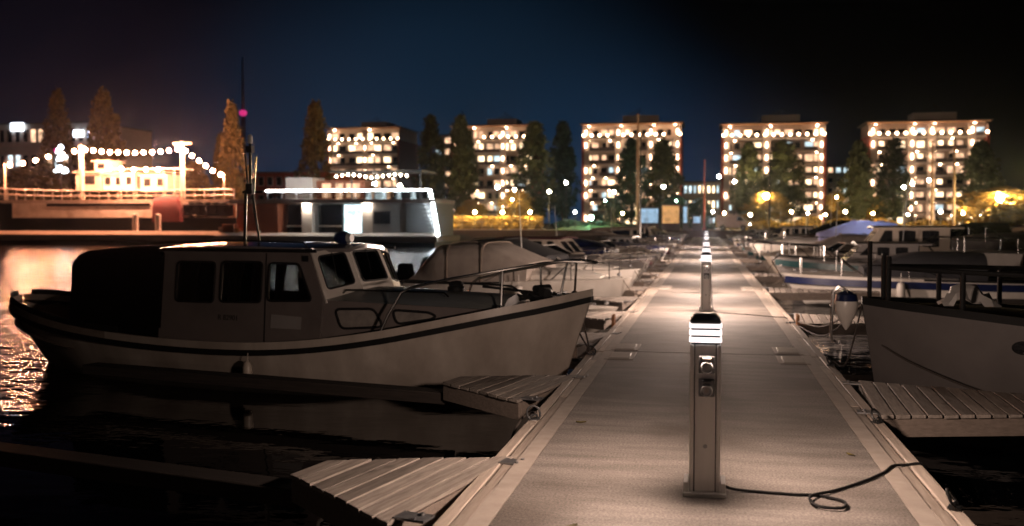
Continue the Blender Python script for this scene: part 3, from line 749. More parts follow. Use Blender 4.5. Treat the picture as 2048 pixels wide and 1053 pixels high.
# ---- generic marina boats, bow along +X, origin at the waterline amidships
def arch(x, w_, zb, zt, n=9, sq=.55):
    out = []
    for k in range(n):
        a = PI * k / (n - 1); c, s_ = math.cos(a), math.sin(a)
        out.append((x, -w_ * math.copysign(abs(c) ** sq, c), zb + (zt - zb) * s_ ** sq))
    return out
def boat(name, label, loc, rz, L, B, fb, fs, kind, hm=gel, stripe=None, cm=canvas_grey, rub=black_rubber, motor=True, rail=True, seed=0, detail=True, hh_=1.15):
    r = random.Random(seed)
    t = thing(name, label, 'boat', loc, rz, 'boats moored along the pier')
    bf = [(0, .02), (.05, .3), (.12, .55), (.22, .78), (.36, .94), (.55, 1.0), (.8, .97), (1.0, .88)]
    st = []
    for u, f in bf:
        z = fb + (fs - fb) * min(1, u * 1.25) ** .8
        wf = 0 if u == 0 else f * lerp(.25, .9, min(1, u * 2.2))
        st.append((u * L, f * B / 2, z, u * L + (1 - u) ** 3 * L * .10, wf * B / 2))
    st = densify(st, 2)
    st = [(s - L / 2, b_, z, sw - L / 2, bw) for s, b_, z, sw, bw in st]
    rings = hull_rings(st)
    h = MB().loft(rings, False)
    h.add(rings[-1], [list(range(len(rings[-1])))])
    h.build('hull', hm, t, smooth=60)
    X = lambda u: L / 2 - u * L
    strip_along(st, -.045, .0, .02, n=20).build('rub_rail', rub, t)
    if stripe:
        strip_along(st, -.24, -.07, .006, st[0][0] + .02 * L, n=20).build('hull_stripe', stripe, t)
    deck_sheet(st, st[0][0] + .01, X(.62) * -1, 0, .01, .07).build('fore_deck', hm, t)
    MB().box((X(.8), 0, .22), (L * .38, B * .78, .03)).build('cockpit_sole', frame_wood, t)
    zs = lambda u: sheer(st, u * L - L / 2)[1]; bs = lambda u: sheer(st, u * L - L / 2)[0]
    h0 = fs
    if kind in ('canvas', 'open', 'cuddy'):
        # raised cuddy and raked windscreen
        rr = []
        for i in range(8):
            u = lerp(.12, .45, i / 7); q = math.sin(min(1, i / 5) * PI / 2)
            rr.append(arch(X(u), bs(u) * .72, zs(u) - .02, zs(u) + .07 + .2 * q, sq=.7))
        MB().loft(rr).build('cuddy', hm, t)
        u = .42; zb, wd = zs(u) + .16, bs(u) * .78
        P = [(X(.36), 0, zb + .05), (X(.43), wd * .75, zb), (X(.56), wd, zb - .02)]; Q = [(X(.47), 0, zb + .4), (X(.51), wd * .68, zb + .38), (X(.58), wd * .92, zb + .3)]
        ws = MB()
        fr = MB()
        for sg in (1, -1):
            for k in range(2):
                q4 = [P[k], P[k + 1], Q[k + 1], Q[k]]; q4 = [(a, sg * b_, c) for a, b_, c in q4]
                ws.add(q4, [(0, 1, 2, 3)]); fr.tube(q4, .018, 6, True)
        o = fr.build('windscreen_frame', chrome if seed % 2 else gel, t)
        ws.build('windscreen_pane', canopy_glass, o)
    if kind == 'canvas':
        rr = []; top = h0 + .92
        prof = ((.40, .5), (.45, .62), (.54, .86), (.6, .97), (.66, 1.0), (.74, .98), (.81, .95), (.83, .9), (.88, .55), (.94, .12), (.96, .0))
        for u, q in prof:
            zt = zs(u) + (top - zs(u)) * q
            a_ = arch(X(u), bs(u) * .95, zs(u) - .02, max(zt, zs(u) + .03), 11, .36)
            rr.append([(p[0], p[1] + r.uniform(-.014, .014), p[2] + r.uniform(-.014, .014)) for p in a_])
        MB().loft(rr).build('canvas_canopy', cm, t, smooth=40)
        for u in (.6, .76):
            MB().tube([(p[0], p[1] * 1.01, p[2] + .006) for p in arch(X(u), bs(u) * .95, zs(u), top - .0, 15, .36)], .014, 5).build('canopy_hoop', canvas_tan if cm is canvas_grey else cm, t)
    if kind == 'hood':
        rr = []
        for i in range(7):
            u = lerp(.3, .72, i / 6); q = math.sin(PI * min(1, (i + .6) / 4) / 2); rr.append(arch(X(u), bs(u) * .8, zs(u) - .02, zs(u) + .1 + .55 * q, 11, .6))
        MB().loft(rr).build('canvas_hood', cm, t, smooth=50)
    if kind == 'cover':
        rr = []
        for i in range(13):
            u = lerp(.03, .99, i / 12); rr.append([(p[0], p[1], p[2] + r.uniform(-.02, .02)) for p in arch(X(u), bs(u) + .02, zs(u) - .1, zs(u) + .12 + .3 * math.sin(PI * i / 12), 9, .8)])
        MB().loft(rr).build('boat_cover', cm, t)
    if kind in ('cabin', 'wheelhouse'):
        u0, u1 = (.25, .6) if kind == 'cabin' else (.34, .74)
        hb, ht = h0 + .1, h0 + (.66 if kind == 'cabin' else hh_)
        wd = B * .36
        fa = lambda s, z, d: (X(s), -(wd - d - (z - hb) * .12), z)
        out = [(u0, hb - .3), (u1, hb - .3), (u1, ht), (u0 + .13, ht)]
        hs = []
        k_ = 3
        for k in range(k_):
            a, c = lerp(u0 + .1, u1 - .03, k / k_) + .012, lerp(u0 + .1, u1 - .03, (k + 1) / k_) - .012
            zt, zl = ht - .09, lerp(hb, ht, .42)
            hs.append(rounded([(a + (.035 if k == 0 else 0), zt), (a, zl), (c, zl), (c, zt)], .04))
        for sg in (1, -1):
            fm = lambda s, z, d: (fa(s, z, d)[0], sg * fa(s, z, d)[1], z)
            MB().panel(out, hs, fm, .03).build('cabin_side', hm if kind == 'cabin' else gel_warm, t)
            for hh in hs: MB().panel(hh, [], lambda s, z, d: fm(s, z, d + .012), .004).build('cabin_window', dark_glass, t)
        A0, A1 = (X(u0), wd, hb - .3), (X(u0 + .13), wd - (ht - hb) * .12, ht)
        ff = lambda u, v, d: (lerp(A0[0], A1[0], v) - d, lerp(-1, 1, u) * lerp(A0[1], A1[1], v), lerp(A0[2], A1[2], v))
        fh = [rounded([(a, .52), (c, .52), (c, .9), (a, .9)], .03) for a, c in ((.07, .47), (.53, .93))]
        MB().panel([(0, 0), (1, 0), (1, 1), (0, 1)], fh, ff, .03).build('cabin_front', hm if kind == 'cabin' else gel_warm, t)
        for hh in fh: MB().panel(hh, [], lambda u, v, d: ff(u, v, d + .012), .004).build('windscreen_pane', dark_glass, t)
        MB().box((X(u1), 0, (hb + ht) / 2 - .1), (.03, wd * 1.9, ht - hb + .3)).build('cabin_back', dark_glass, t)
        rr = [[(x, q * wd * 1.02, ht + .005 + .05 * (1 - q * q)) for q in (-1, -.5, 0, .5, 1)] + [(x, q * wd * 1.02, ht - .04 + .05 * (1 - q * q)) for q in (1, .5, 0, -.5, -1)] for x in (X(u0 + .1), X(u0 + .2), X(u1 + .05))]
        MB().loft(rr).build('cabin_roof', cm if kind == 'wheelhouse' else hm, t)
    if kind == 'sail':
        rr = [arch(X(u), bs(u) * .6, zs(u) - .02, zs(u) + .28 * math.sin(PI * min(1, (i + 1) / 4) / 2), 9, .6) for i, u in enumerate((.22, .3, .42, .55, .64))]
        MB().loft(rr).build('coach_roof', hm, t)
        MB().tube([(X(.42), 0, fs + .2), (X(.42), 0, fs + L * 1.15)], [.06, .04], 8).build('mast', chrome, t)
        MB().tube([(X(.43), 0, fs + .95), (X(.95), 0, fs + .9)], .11, 8).build('boom_cover', cm, t)
    if rail and detail:
        pts = []
        for u in (.3, .22, .1, .03):
            pts.append((X(u), -(bs(u) - .05), zs(u) + (.02 if u == .3 else .42)))
        pts = pts + [(X(-.005), 0, zs(.0) + .43)] + [(x, -y, z) for x, y, z in pts[::-1]]
        m = MB().tube(pts, .016, 6)
        for u in (.22, .08):
            for sg in (1, -1): m.tube([(X(u), sg * (bs(u) - .05), zs(u)), (X(u), sg * (bs(u) - .05), zs(u) + .42)], .013, 6)
        m.build('bow_rail', chrome, t)
    if motor:
        om = MB().loft([[(X(1.02) - dx - .18 * (k in (0, 3)) * 0, y_, z) for k, (dx, y_) in enumerate(((0, -.15), (.42, -.13), (.42, .13), (0, .15)))] for z in (fs - .1, fs + .1)] +
                       [[(X(1.02) - dx, y_, fs + .38) for dx, y_ in ((.05, -.11), (.34, -.1), (.34, .1), (.05, .11))]]).build('outboard_motor', black_rubber, t, bevel=.04)
        MB().box((X(1.02) - .2, 0, .0), (.14, .1, 2 * fs - .2)).build('motor_leg', black_rubber, om)
    if detail:
        MB().lathe([(.035, 0), (.05, .02), (.05, .05), (.02, .07)], (X(.06), 0, zs(.06) + .05), 10).box((X(.13), 0, zs(.13) + .07), (.16, .05, .03)).build('bow_cleat', steel, t)
    if detail and seed % 3 == 2:
        m = MB(); zt_ = zs(.02)
        for dy in (-.14, .14): m.tube([(X(.05), dy, zt_ + .42), (X(.0), dy, zt_ + .46), (X(-.03), dy, zt_ + .3), (X(.03), dy, zt_ - .35)], .017, 6)
        for q in (.2, -.05, -.3): m.box((X(0) - .06 + q * .15, 0, zt_ + q), (.06, .28, .025))
        m.build('bow_ladder', chrome, t)
    if kind in ('canvas', 'cabin', 'wheelhouse', 'open') and seed % 2:
        MB().tube([(X(.55), bs(.55) * .8, h0 + .1), (X(.57), bs(.55) * .8, h0 + 2.0 + (seed % 5) * .2)], [.018, .006], 5).build('whip_aerial', plastic_pale, t)
    if detail and kind != 'none':
        for sg in (1, -1):
            m = MB()
            m.tube([(X(.3), sg * (bs(.3) - .05), zs(.3) + .3), (X(.45), sg * (bs(.45) - .05), zs(.45) + .3), (X(.58), sg * (bs(.58) - .05), zs(.58) + .03)], .012, 5)
            m.tube([(X(.45), sg * (bs(.45) - .05), zs(.45)), (X(.45), sg * (bs(.45) - .05), zs(.45) + .3)], .012, 5)
            m.build('side_rail', chrome, t)
    return t
LZ, RZ = R(-11), R(177)
def berth(side, y, L):
    """centre of a boat lying bow-in at the pier"""
    if side < 0: return (-1.62 - math.cos(R(11)) * L / 2, y + math.sin(R(11)) * L / 2, 0)
    return (1.85 + L / 2, y - .02 * L, 0)
boat('rowing_boat', 'low white rowing boat behind the bow of the old cabin boat', berth(-1, 18.9, 4.2), LZ, 4.2, 1.6, .5, .4, 'none', gel, motor=False, rail=False, seed=3)
boat('motor_boat', 'white motorboat with a wrinkled grey canvas canopy and black outboard', berth(-1, 22.6, 5.5), LZ, 5.5, 2.2, .86, .72, 'canvas', gel, None, canvas_grey, seed=1)
boat('motor_boat', 'white motorboat with a dark canvas canopy behind the grey canvas one', berth(-1, 26.3, 6.0), LZ, 6.0, 2.3, .9, .75, 'canvas', gel, None, canvas_dark, seed=2)
boat('motor_boat', 'grey hulled open motorboat with a wide windscreen and bow rail', berth(-1, 30.0, 6.4), LZ, 6.4, 2.4, .95, .8, 'open', gel_grey, None, canvas_dark, seed=4)
boat('motor_boat', 'cabin motorboat with a maroon roof on the wooden cabin boat side', berth(-1, 33.6, 7.0), LZ, 7.0, 2.5, .95, .72, 'wheelhouse', gel_grey, maroon, maroon, seed=5, hh_=.85)
boat('motor_boat', 'blue striped boat with a raised navy hood near the maroon roof', berth(-1, 37.3, 6.2), LZ, 6.2, 2.3, .95, .8, 'hood', gel, navy, navy, seed=6)
kinds = ['cuddy', 'cover', 'cabin', 'canvas', 'open', 'hood', 'sail', 'cuddy', 'cover', 'wheelhouse', 'canvas', 'open', 'cabin', 'cuddy', 'hood', 'cover', 'canvas']
KL = {'cuddy': 'open cuddy boat', 'cover': 'boat under a tied cover', 'cabin': 'low cabin cruiser', 'canvas': 'boat with a canvas canopy', 'open': 'open runabout with a windscreen', 'hood': 'boat with a spray hood', 'sail': 'small sailing boat with a bare mast', 'wheelhouse': 'boat with a tall wheelhouse'}
hms = [gel, gel_warm, gel_grey]; HL = ['white', 'cream', 'grey']
cms = [canvas_tan, canvas_dark, canvas_grey, navy]
for i, k in enumerate(kinds):
    y = 41 + i * 3.7
    r = random.Random(100 + i); L = r.uniform(4.8, 6.6); hi = r.randrange(3)
    boat('sailing_boat' if k == 'sail' else 'motor_boat', f'{HL[hi]} {KL[k]} in the {ORD[i + 9]} berth, old cabin boat side', berth(-1, y, L), LZ, L, L * .38, r.uniform(.75, 1.0), r.uniform(.65, .8), k, hms[hi], [None, navy, maroon][r.randrange(3)], cms[r.randrange(4)], motor=r.random() < .7, rail=k != 'cover', seed=i, detail=y < 75)
# right-hand side of the pier
boat('motor_boat', 'white motorboat with a bold blue stripe and black spray hood', berth(1, 26.4, 6.6), RZ, 6.6, 2.4, .82, .72, 'hood', gel, navy, canvas_dark, seed=11)
boat('motor_boat', 'grey boat with a teal stripe and a low windowed cabin', berth(1, 30.1, 6.6), RZ, 6.6, 2.3, 1.12, .85, 'cabin', gel_grey, teal, canvas_dark, seed=12)
boat('motor_boat', 'cream boat with a tall curtained wheelhouse behind the teal striped boat', berth(1, 34.0, 7.6), RZ, 7.6, 2.6, 1.0, .8, 'wheelhouse', gel_warm, None, gel_warm, seed=13)
gb = boat('motor_yacht', 'large white motor yacht marked G-11140 with a black canopy cover', (11.4, 31.5, 0), R(176), 9.4, 3.1, 1.25, 1.15, 'hood', gel, None, black_canvas, motor=False, seed=14)
text('G-11140', .2, mat('dark_lettering', (.03, .03, .03)), gb, (1.2, 1.36, .93), (R(80), 0, PI))
kinds2 = ['cuddy', 'canvas', 'cover', 'cabin', 'open', 'hood', 'cuddy', 'wheelhouse', 'sail', 'cover', 'open', 'canvas', 'cuddy', 'cabin', 'open', 'cover', 'hood']
for i, k in enumerate(kinds2):
    y = 37.6 + i * 3.7
    if i == 2: continue   # the tented boat lies here
    r = random.Random(300 + i); L = r.uniform(4.8, 6.8); hi = r.randrange(3)
    boat('sailing_boat' if k == 'sail' else 'motor_boat', f'{HL[hi]} {KL[k]} in the {ORD[i + 8]} berth, blue striped boat side', berth(1, y, L), RZ, L, L * .38, r.uniform(.75, 1.0), r.uniform(.65, .8), k, hms[hi], [None, navy, teal][r.randrange(3)], cms[r.randrange(4)], motor=r.random() < .7, rail=k != 'cover', seed=50 + i, detail=y < 75)
# boats of the next pier over
boat('motor_yacht', 'big boat under a tall tan canvas enclosure at the frame edge', (12.6, 40.5, 0), R(180), 9.0, 3.2, 1.2, 1.1, 'canvas', gel_grey, None, vinyl, motor=False, seed=61).scale = (1, 1, 1.22)
tb = boat('motor_boat', 'boat under a glowing pale blue tent beyond the wheelhouse boat', berth(1, 45, 7.2), R(178), 7.2, 2.6, 1.0, .9, 'canvas', gel, None, blue_tent, motor=False, rail=False, seed=62); tb.scale = (1, 1, 1.2)
MB().sphere((-1.2, 0, 1.5), .09, 8).tube([(-1.2, 0, 1.58), (-1.2, 0, 1.75)], .01, 5).build('work_lamp', emit('tent_lamp', (.8, .85, 1), 70), tb)
boat('motor_boat', 'boat with a black boxy canopy beyond the pale boats', (5.6, 51.5, 0), R(178), 6.4, 2.4, 1.1, 1.0, 'canvas', gel_grey, None, black_canvas, motor=False, seed=63).scale = (1, 1, 1.15)
boat('motor_boat', 'boat with a dark pointed canopy next to the pale blue tarpaulin', (12.2, 50, 0), R(178), 6.6, 2.5, 1.2, 1.1, 'hood', gel_grey, None, black_canvas, motor=False, seed=64).scale = (1, 1, 1.2)
for i in range(12):
    r = random.Random(500 + i); L = r.uniform(5, 7); k = ['cuddy', 'cabin', 'canvas', 'cover', 'open', 'hood'][i % 6]; hi = r.randrange(3)
    boat('motor_boat', f'{HL[hi]} {KL[k]}, {ORD[i]} in the far row beyond the tarpaulined boat', (14.5 + r.uniform(-1, 1) + i * .9, 56 + i * 4.4, 0), R(178), L, L * .38, 1, .85, k, hms[hi], None, cms[r.randrange(4)], motor=False, seed=80 + i, detail=False)

# a bow line and a hanging fender for each of the nearer boats
for side, y, L, B, fb, what in ((-1, 22.6, 5.5, 2.2, .86, 'the grey canopied motorboat'), (-1, 26.3, 6.0, 2.3, .9, 'the dark canopied motorboat'), (-1, 30.0, 6.4, 2.4, .95, 'the grey open motorboat'),
                          (-1, 33.6, 7.0, 2.5, .95, 'the maroon roofed boat'), (-1, 37.3, 6.2, 2.3, .95, 'the navy hooded boat'), (1, 26.4, 6.6, 2.4, .82, 'the blue striped motorboat'), (1, 30.1, 6.6, 2.3, 1.12, 'the teal striped boat'), (1, 34.0, 7.6, 2.6, 1.0, 'the tall wheelhouse boat')):
    x, yy, _ = berth(side, y, L); a = LZ if side < 0 else RZ
    M_ = Matrix.Translation((x, yy, 0)) @ Matrix.Rotation(a, 4, 'Z')
    p = M_ @ Vector((L / 2 - .25, -.1, fb + .02)); q = Vector((side * 1.36, p.y - .9, .52))
    cable('mooring_rope', 'slack bow rope of ' + what, 'rope', [p, p.lerp(q, .5) + Vector((0, 0, -.12)), q], .012, rope_pale, group='bow ropes of the moored boats')
    p = M_ @ Vector((L * .08, (-B / 2 - .1) * (1 if side < 0 else -1), fb * .55))
    o = MB().lathe([(.02, -.26), (.085, -.22), (.1, -.1), (.1, .1), (.085, .2), (.02, .24)], (0, 0, 0), 12).tube([(0, 0, .22), (0, 0, fb * .55)], .008, 5).build('fender', gel, loc=p); tag(o, 'pale cylindrical fender hanging on the flank of ' + what, 'fender', 'fenders on the moored boats')
# ---- dark railed boat cut by the frame on the other side
rb = thing('fishing_boat', 'dark grey boat with black rails and an oval porthole, bow at the pier', 'boat', (1.68, 11.45, 0), R(177), 'boats moored along the pier')
S2 = densify([(0, .04, 1.24, .2, 0), (.3, .34, 1.215, .36, .14), (.8, .72, 1.18, .82, .4), (1.5, 1.05, 1.12, 1.5, .75), (2.6, 1.3, 1.04, 2.6, 1.08), (4, 1.4, .98, 4, 1.2), (6, 1.38, .97, 6, 1.15), (8.2, 1.15, 1.0, 8.1, .9)])
rings = hull_rings(S2, nv=8)
MB().loft(rings, False).add(rings[-1], [list(range(len(rings[-1])))]).build('hull', mat('dark_grey_paint', (.16, .143, .136), (.115, .103, .098), .4, scale=1.5, detail=8), rb, smooth=60)
strip_along(S2, -.03, .05, .03).build('gunwale', black_rubber, rb)
deck_sheet(S2, .02, 8.1, 0, .03, .06).build('deck', black_canvas, rb)
rail = [(-.25, -.22, 1.62), (-.9, -.7, 1.6), (-1.6, -.98, 1.58), (-2.8, -1.22, 1.56), (-4.5, -1.3, 1.56), (-7.5, -1.15, 1.56)]
for sg in (1, -1):
    MB().tube([(x, sg * y, z) for x, y, z in rail], .026, 8).build('side_rail', black_rubber, rb)
    for i, (x, y, z) in enumerate(rail[:5]):
        MB().tube([(x, sg * y, 1.1), (x, sg * y, z + (.12 if i == 0 else 0))], .028, 8).build('rail_post', black_rubber, rb)
rr = [arch(-s, wd, 1.05, zt, 11, .6) for s, wd, zt in ((2.4, .5, 1.25), (2.8, .8, 1.55), (3.4, .95, 1.72), (5, 1.0, 1.75), (6.5, 1.0, 1.7))]
MB().loft(rr).build('wheelhouse_cover', black_canvas, rb)
MB().tube([(-.08, 0, 1.25), (-.08, 0, 1.9)], .025, 8).build('bow_post', black_rubber, rb)
def on_h(s, z, d):
    b_, zz = sheer(S2, s); a = [q for q in S2 if q[0] <= s][-1]; v = z / zz
    return (-s, (a[4] + (b_ - a[4]) * v ** .75) + d, z)
fr = MB().tube([on_h(s, z, .006) for s, z in ellipse(1.42, .88, .1, .06)], .012, 8, True).build('porthole', black_rubber, rb)
MB().panel(ellipse(1.42, .88, .1, .06), [], lambda s, z, d: on_h(s, z, d + .012), .004).build('porthole_pane', dark_glass, fr)
m = MB()
for dy in (-.06, .06):
    m.tube([(.1, dy, 1.2), (.16, dy, 1.36), (.24, dy, 1.4), (.3, dy, 1.34), (.32, dy, .85), (.3, dy, .79), (.27, dy, .8)], .015, 7)
for z in (.85, 1.02, 1.19): m.box((.318, 0, z), (.03, .13, .022))
m.build('bow_ladder', chrome, rb)
Mr = Matrix.Translation((1.68, 11.45, 0)) @ Matrix.Rotation(R(177), 4, 'Z')
fb_ = thing('buoy_fender', 'white teardrop fender with a blue top at the bow ladder', 'fender', Mr @ Vector((.16, .0, 1.12)))
MB().lathe([(.01, -.2), (.05, -.14), (.11, -.02), (.13, .08), (.125, .12)], (0, 0, 0), 16).build('body', gel, fb_)
MB().lathe([(.127, .12), (.11, .19), (.06, .22), (.02, .235)], (0, 0, 0), 16).build('blue_top', navy, fb_)
m = MB(); P = []
for i in range(9):
    P.append([(lerp(-.28, .28, i / 8) + rng.uniform(-.03, .03), lerp(-.18, .18, j / 6) + rng.uniform(-.03, .03), max(.03, .24 * math.sin(PI * (i + .5) / 9) * math.sin(PI * (j + .5) / 7) + rng.uniform(-.05, .06))) for j in range(7)])
o = m.loft(P, False).build('crumpled_sheet', clad_white, smooth=20); o.location = Mr @ Vector((-1.05, .18, 1.2)); tag(o, 'crumpled pale plastic sheet on the deck of the dark railed boat', 'plastic sheet')
a_, e_ = Mr @ Vector((.02, -.02, .95)), Mr @ Vector((-2.2, 1.2, .2))
cable('mooring_rope', 'brown rope sagging along the hull of the dark railed boat', 'rope', [Mr @ Vector((-.2, .16, .78)), Mr @ Vector((-.5, .52, .62)), Mr @ Vector((-1.1, .95, .42)), Mr @ Vector((-1.8, 1.24, .33)), Mr @ Vector((-2.6, 1.32, .36))], .012, rope_m)
for i, (lab, end) in enumerate((('upper rope from the ladder bow to the orange posts', (1.42, 16.1, .56)), ('lower rope from the ladder bow to the orange posts', (1.42, 15.9, .5)), ('rope from the dark bow down to its ring', (1.4, 11.6, .55)))):
    s_ = Mr @ Vector((.0, .03 * i, 1.2)); e2 = Vector(end)
    cable('mooring_rope', 'dark mooring ' + lab, 'rope', [s_, s_.lerp(e2, .5) + Vector((0, 0, -.16 - .08 * i)), e2], .01, rope_m if i else rope_pale)

# ------------------------------------------------------------------ far shore: apartment blocks
def block(label, xl, xr, py_top, Y, depth, seed, floors=8, bays=5, lampcols=(0, 3), side=brick_red, wall=bld_wall, globes=11, base_py=438, setback=0.0):
    r = random.Random(seed)
    X0, X1 = bx(xl, Y), bx(xr, Y); W = X1 - X0; cx_ = (X0 + X1) / 2
    H = bz(py_top, cx_, Y) - GZ
    t = thing('apartment_block', label, 'building', (cx_, Y, GZ), 0, 'apartment blocks on the far shore')
    fh = H / (floors + .15); bd = 1.7
    MB().box((0, bd + (depth - bd) / 2, H / 2), (W - .6, depth - bd, H)).build('wall', wall, t)
    for sx in (-1, 1): MB().box((sx * (W / 2 - .3), depth / 2 - .2, (H - fh) / 2), (.6, depth + .4, H - fh)).build('side_wall', side, t)
    MB().box((0, depth / 2 - .3, H + .24), (W + .8, depth + 2.2, .24)).build('roof', roof_m, t)
    MB().box((0, .1, H + .06), (W + .3, 2.6, .1)).build('soffit', soffit_m, t)
    rm = MB().box((W * .08, depth * .5, H + 1.35), (W * .36, depth * .5, 2.0)).build('plant_room', roof_pale, t)
    m = MB()
    for k in range(4): m.tube([(W * (.08 + r.uniform(-.16, .16)), depth * .4, H + 2.3), (W * .08, depth * .4, H + 2.35 + r.uniform(.6, 2.2))], .07, 5)
    m.build('roof_aerial', dark_steel, rm)
    bw_ = (W - .6) / bays
    for k in lampcols:
        x = -W / 2 + .3 + k * bw_ + (.75 if k < bays else -.75)
        MB().box((x, -.27, (H - fh * .15) / 2), (1.7, .22, H - fh * .15)).build('facade_pier', bld_wall, t)
    for k in range(bays + 1):
        if k in lampcols or k in (0, bays):
            MB().box((-W / 2 + .3 + k * bw_, bd / 2 + .05, (H - fh * .2) / 2), (.22, bd - .12, H - fh * .2)).build('balcony_divider', wall, t)
    for f in range(1, floors):
        z = f * fh
        MB().box((0, bd / 2 - .12, z), (W - .7, bd + .2, .36)).build('balcony_slab', slab_m, t)
        for k in range(bays):
            if r.random() < .85:
                MB().box((-W / 2 + .3 + (k + .5) * bw_, -.16, z + .56), (bw_ - .1, .05, .86)).build('balcony_railing', rail_m, t)
    for f in range(floors):
        z = f * fh
        for k in range(bays):
            for q in (.27, .72):
                x = -W / 2 + .3 + (k + q) * bw_; ww = bw_ * r.choice((.3, .4, .42)); u = r.random()
                if f == 0 and u < .75: u *= .4
                pm = P_warm if u < .28 else P_soft if u < .6 else P_cool if u < .67 else dark_glass
                fr = MB().box((x, bd - .03, z + fh * .5), (ww, .07, fh * .56)).build('window', slab_m, t)
                MB().box((x, bd - .075, z + fh * .5), (ww - .14, .03, fh * .56 - .14)).build('window_pane', pm, fr)
        for k in lampcols:
            x = -W / 2 + .3 + k * bw_ + (.75 if k < bays else -.75)
            if r.random() < .93: MB().box((x, -.75, z + fh * (.5 if f else .7)), (.2, .14, 1.1)).box((x, -.55, z + fh * (.5 if f else .7)), (.06, .4, .06)).build('pier_lamp', E_wash, t)
    for f in range(floors - 1):
        for k in range(bays):
            if r.random() < .62: MB().box((-W / 2 + .3 + (k + r.uniform(.3, .7)) * bw_, bd * .55, (f + 1) * fh - .26), (.4, .4, .14)).build('balcony_fill_lamp', E_balc, t)  # fill lamps added under the slabs to brighten the facade
    zg = (floors - 1) * fh + .9
    for k in range(globes):
        if r.random() < .07: continue
        MB().sphere((lerp(-W / 2 + .5, W / 2 - .5, k / (globes - 1)), -.42, zg), .3, 8).build('globe_lamp', E_globe, t)
    for k in lampcols:
        MB().box((-W / 2 + .3 + (k + (.35 if k < bays else -.35)) * bw_, .3, H - .45), (.5, .4, .4)).build('eaves_lamp', E_wash, t)
    return t
block('pale apartment block with a red side wall, leftmost of the five lit blocks', 656, 800, 258, 290, 20, 1, bays=4, lampcols=(0, 2), wall=bld_wall)
block('apartment block between the two dark poplars, second of the five lit blocks', 903, 1068, 254, 262, 16, 2, bays=5, lampcols=(0, 1, 3))
block('apartment block with red brick edges and a pale roof house, the middle one', 1163, 1363, 250, 235, 12, 3, bays=6, lampcols=(0, 2, 4, 6), globes=13)
block('apartment block with a red edge half hidden by two dark trees, right of the flagpole', 1441, 1650, 250, 232, 12, 4, bays=5, lampcols=(0, 2, 5), globes=13, wall=bld_dark)
block('darkest apartment block with a row of warm globes, outermost of the five', 1732, 1975, 246, 225, 12, 5, bays=6, lampcols=(0, 2, 3, 5), globes=14, wall=bld_dark)

def plain_building(name, label, xl, xr, py, Y, depth, wall, rows, cols, seed, lit=.3, panes=(P_soft, P_cool), base=None):
    r = random.Random(seed); X0, X1 = bx(xl, Y), bx(xr, Y); W = X1 - X0; H = bz(py, (X0 + X1) / 2, Y) - GZ
    t = thing(name, label, 'building', ((X0 + X1) / 2, Y, GZ))
    MB().box((0, depth / 2, H / 2), (W, depth, H)).build('wall', wall, t)
    MB().box((0, depth / 2, H + .15), (W + .4, depth + .4, .3)).build('roof', roof_m, t)
    for a in range(rows):
        for c in range(cols):
            x, z = -W / 2 + (c + .5) * W / cols, (a + .55) * H / rows
            fr = MB().box((x, -.02, z), (W / cols * .66, .08, H / rows * .52)).build('window', slab_m, t)
            MB().box((x, -.07, z), (W / cols * .66 - .16, .03, H / rows * .52 - .16)).build('window_pane', r.choice(panes) if r.random() < lit else dark_glass, fr)
    return t, W, H
t, W, H = plain_building('office_building', 'low office building with two glowing roof signs behind the poplars', -60, 190, 250, 210, 25, bld_wall, 4, 16, 21, .3)
for px, py, w_, h_, mm_ in ((36, 255, 3.4, 1.9, E_sign), (158, 268, 2.6, 1.6, E_sign), (182, 270, 1.4, 1.4, E_blue)):
    X_ = bx(px, 209); MB().box((X_ - t.location.x, -.5, bz(py, X_, 209) - GZ), (w_, .25, h_)).build('roof_sign', mm_, t, bevel=.08)
plain_building('brick_building', 'long low red brick building behind the houseboat', 480, 640, 347, 190, 14, brick_red, 3, 9, 22, .1)
plain_building('brick_building', 'warm lit brick hall with tall windows over the houseboat roof', 600, 700, 345, 150, 8, wood_red, 1, 6, 23, .8, (P_soft,))
plain_building('apartment_house', 'distant pale house between the first two blocks', 870, 905, 272, 320, 14, bld_wall, 8, 2, 24, .5)
plain_building('market_hall', 'low white lit hall between the third and fourth blocks', 1366, 1440, 366, 200, 10, clad_white, 3, 8, 25, .95, (P_cool, P_warm))
plain_building('apartment_house', 'distant dim house between the last two blocks', 1652, 1728, 332, 300, 14, bld_wall, 6, 5, 26, .5)
# tall observation tower with a pink lit ring
TX = bx(489, 900); zt = lambda py: bz(py, TX, 900) - GZ
t = thing('observation_tower', 'very tall slender tower with a pink lit ring far away', 'tower', (TX, 900, GZ))
MB().lathe([(4.5, 0), (3, zt(420)), (2.4, zt(300)), (2.2, zt(236))], (0, 0, 0), 18).build('shaft', mat('tower_concrete', (.8, .7, .66)), t)
MB().lathe([(2.2, zt(233)), (3.6, zt(230)), (3.7, zt(225)), (2.2, zt(223)), (1.4, zt(222))], (0, 0, 0), 20).build('pod', E_pink, t)
MB().lathe([(1.4, zt(222)), (1.2, zt(190)), (.9, zt(150)), (.5, zt(118))], (0, 0, 0), 12).build('mast', mat('tower_concrete', (.8, .7, .66)), t)

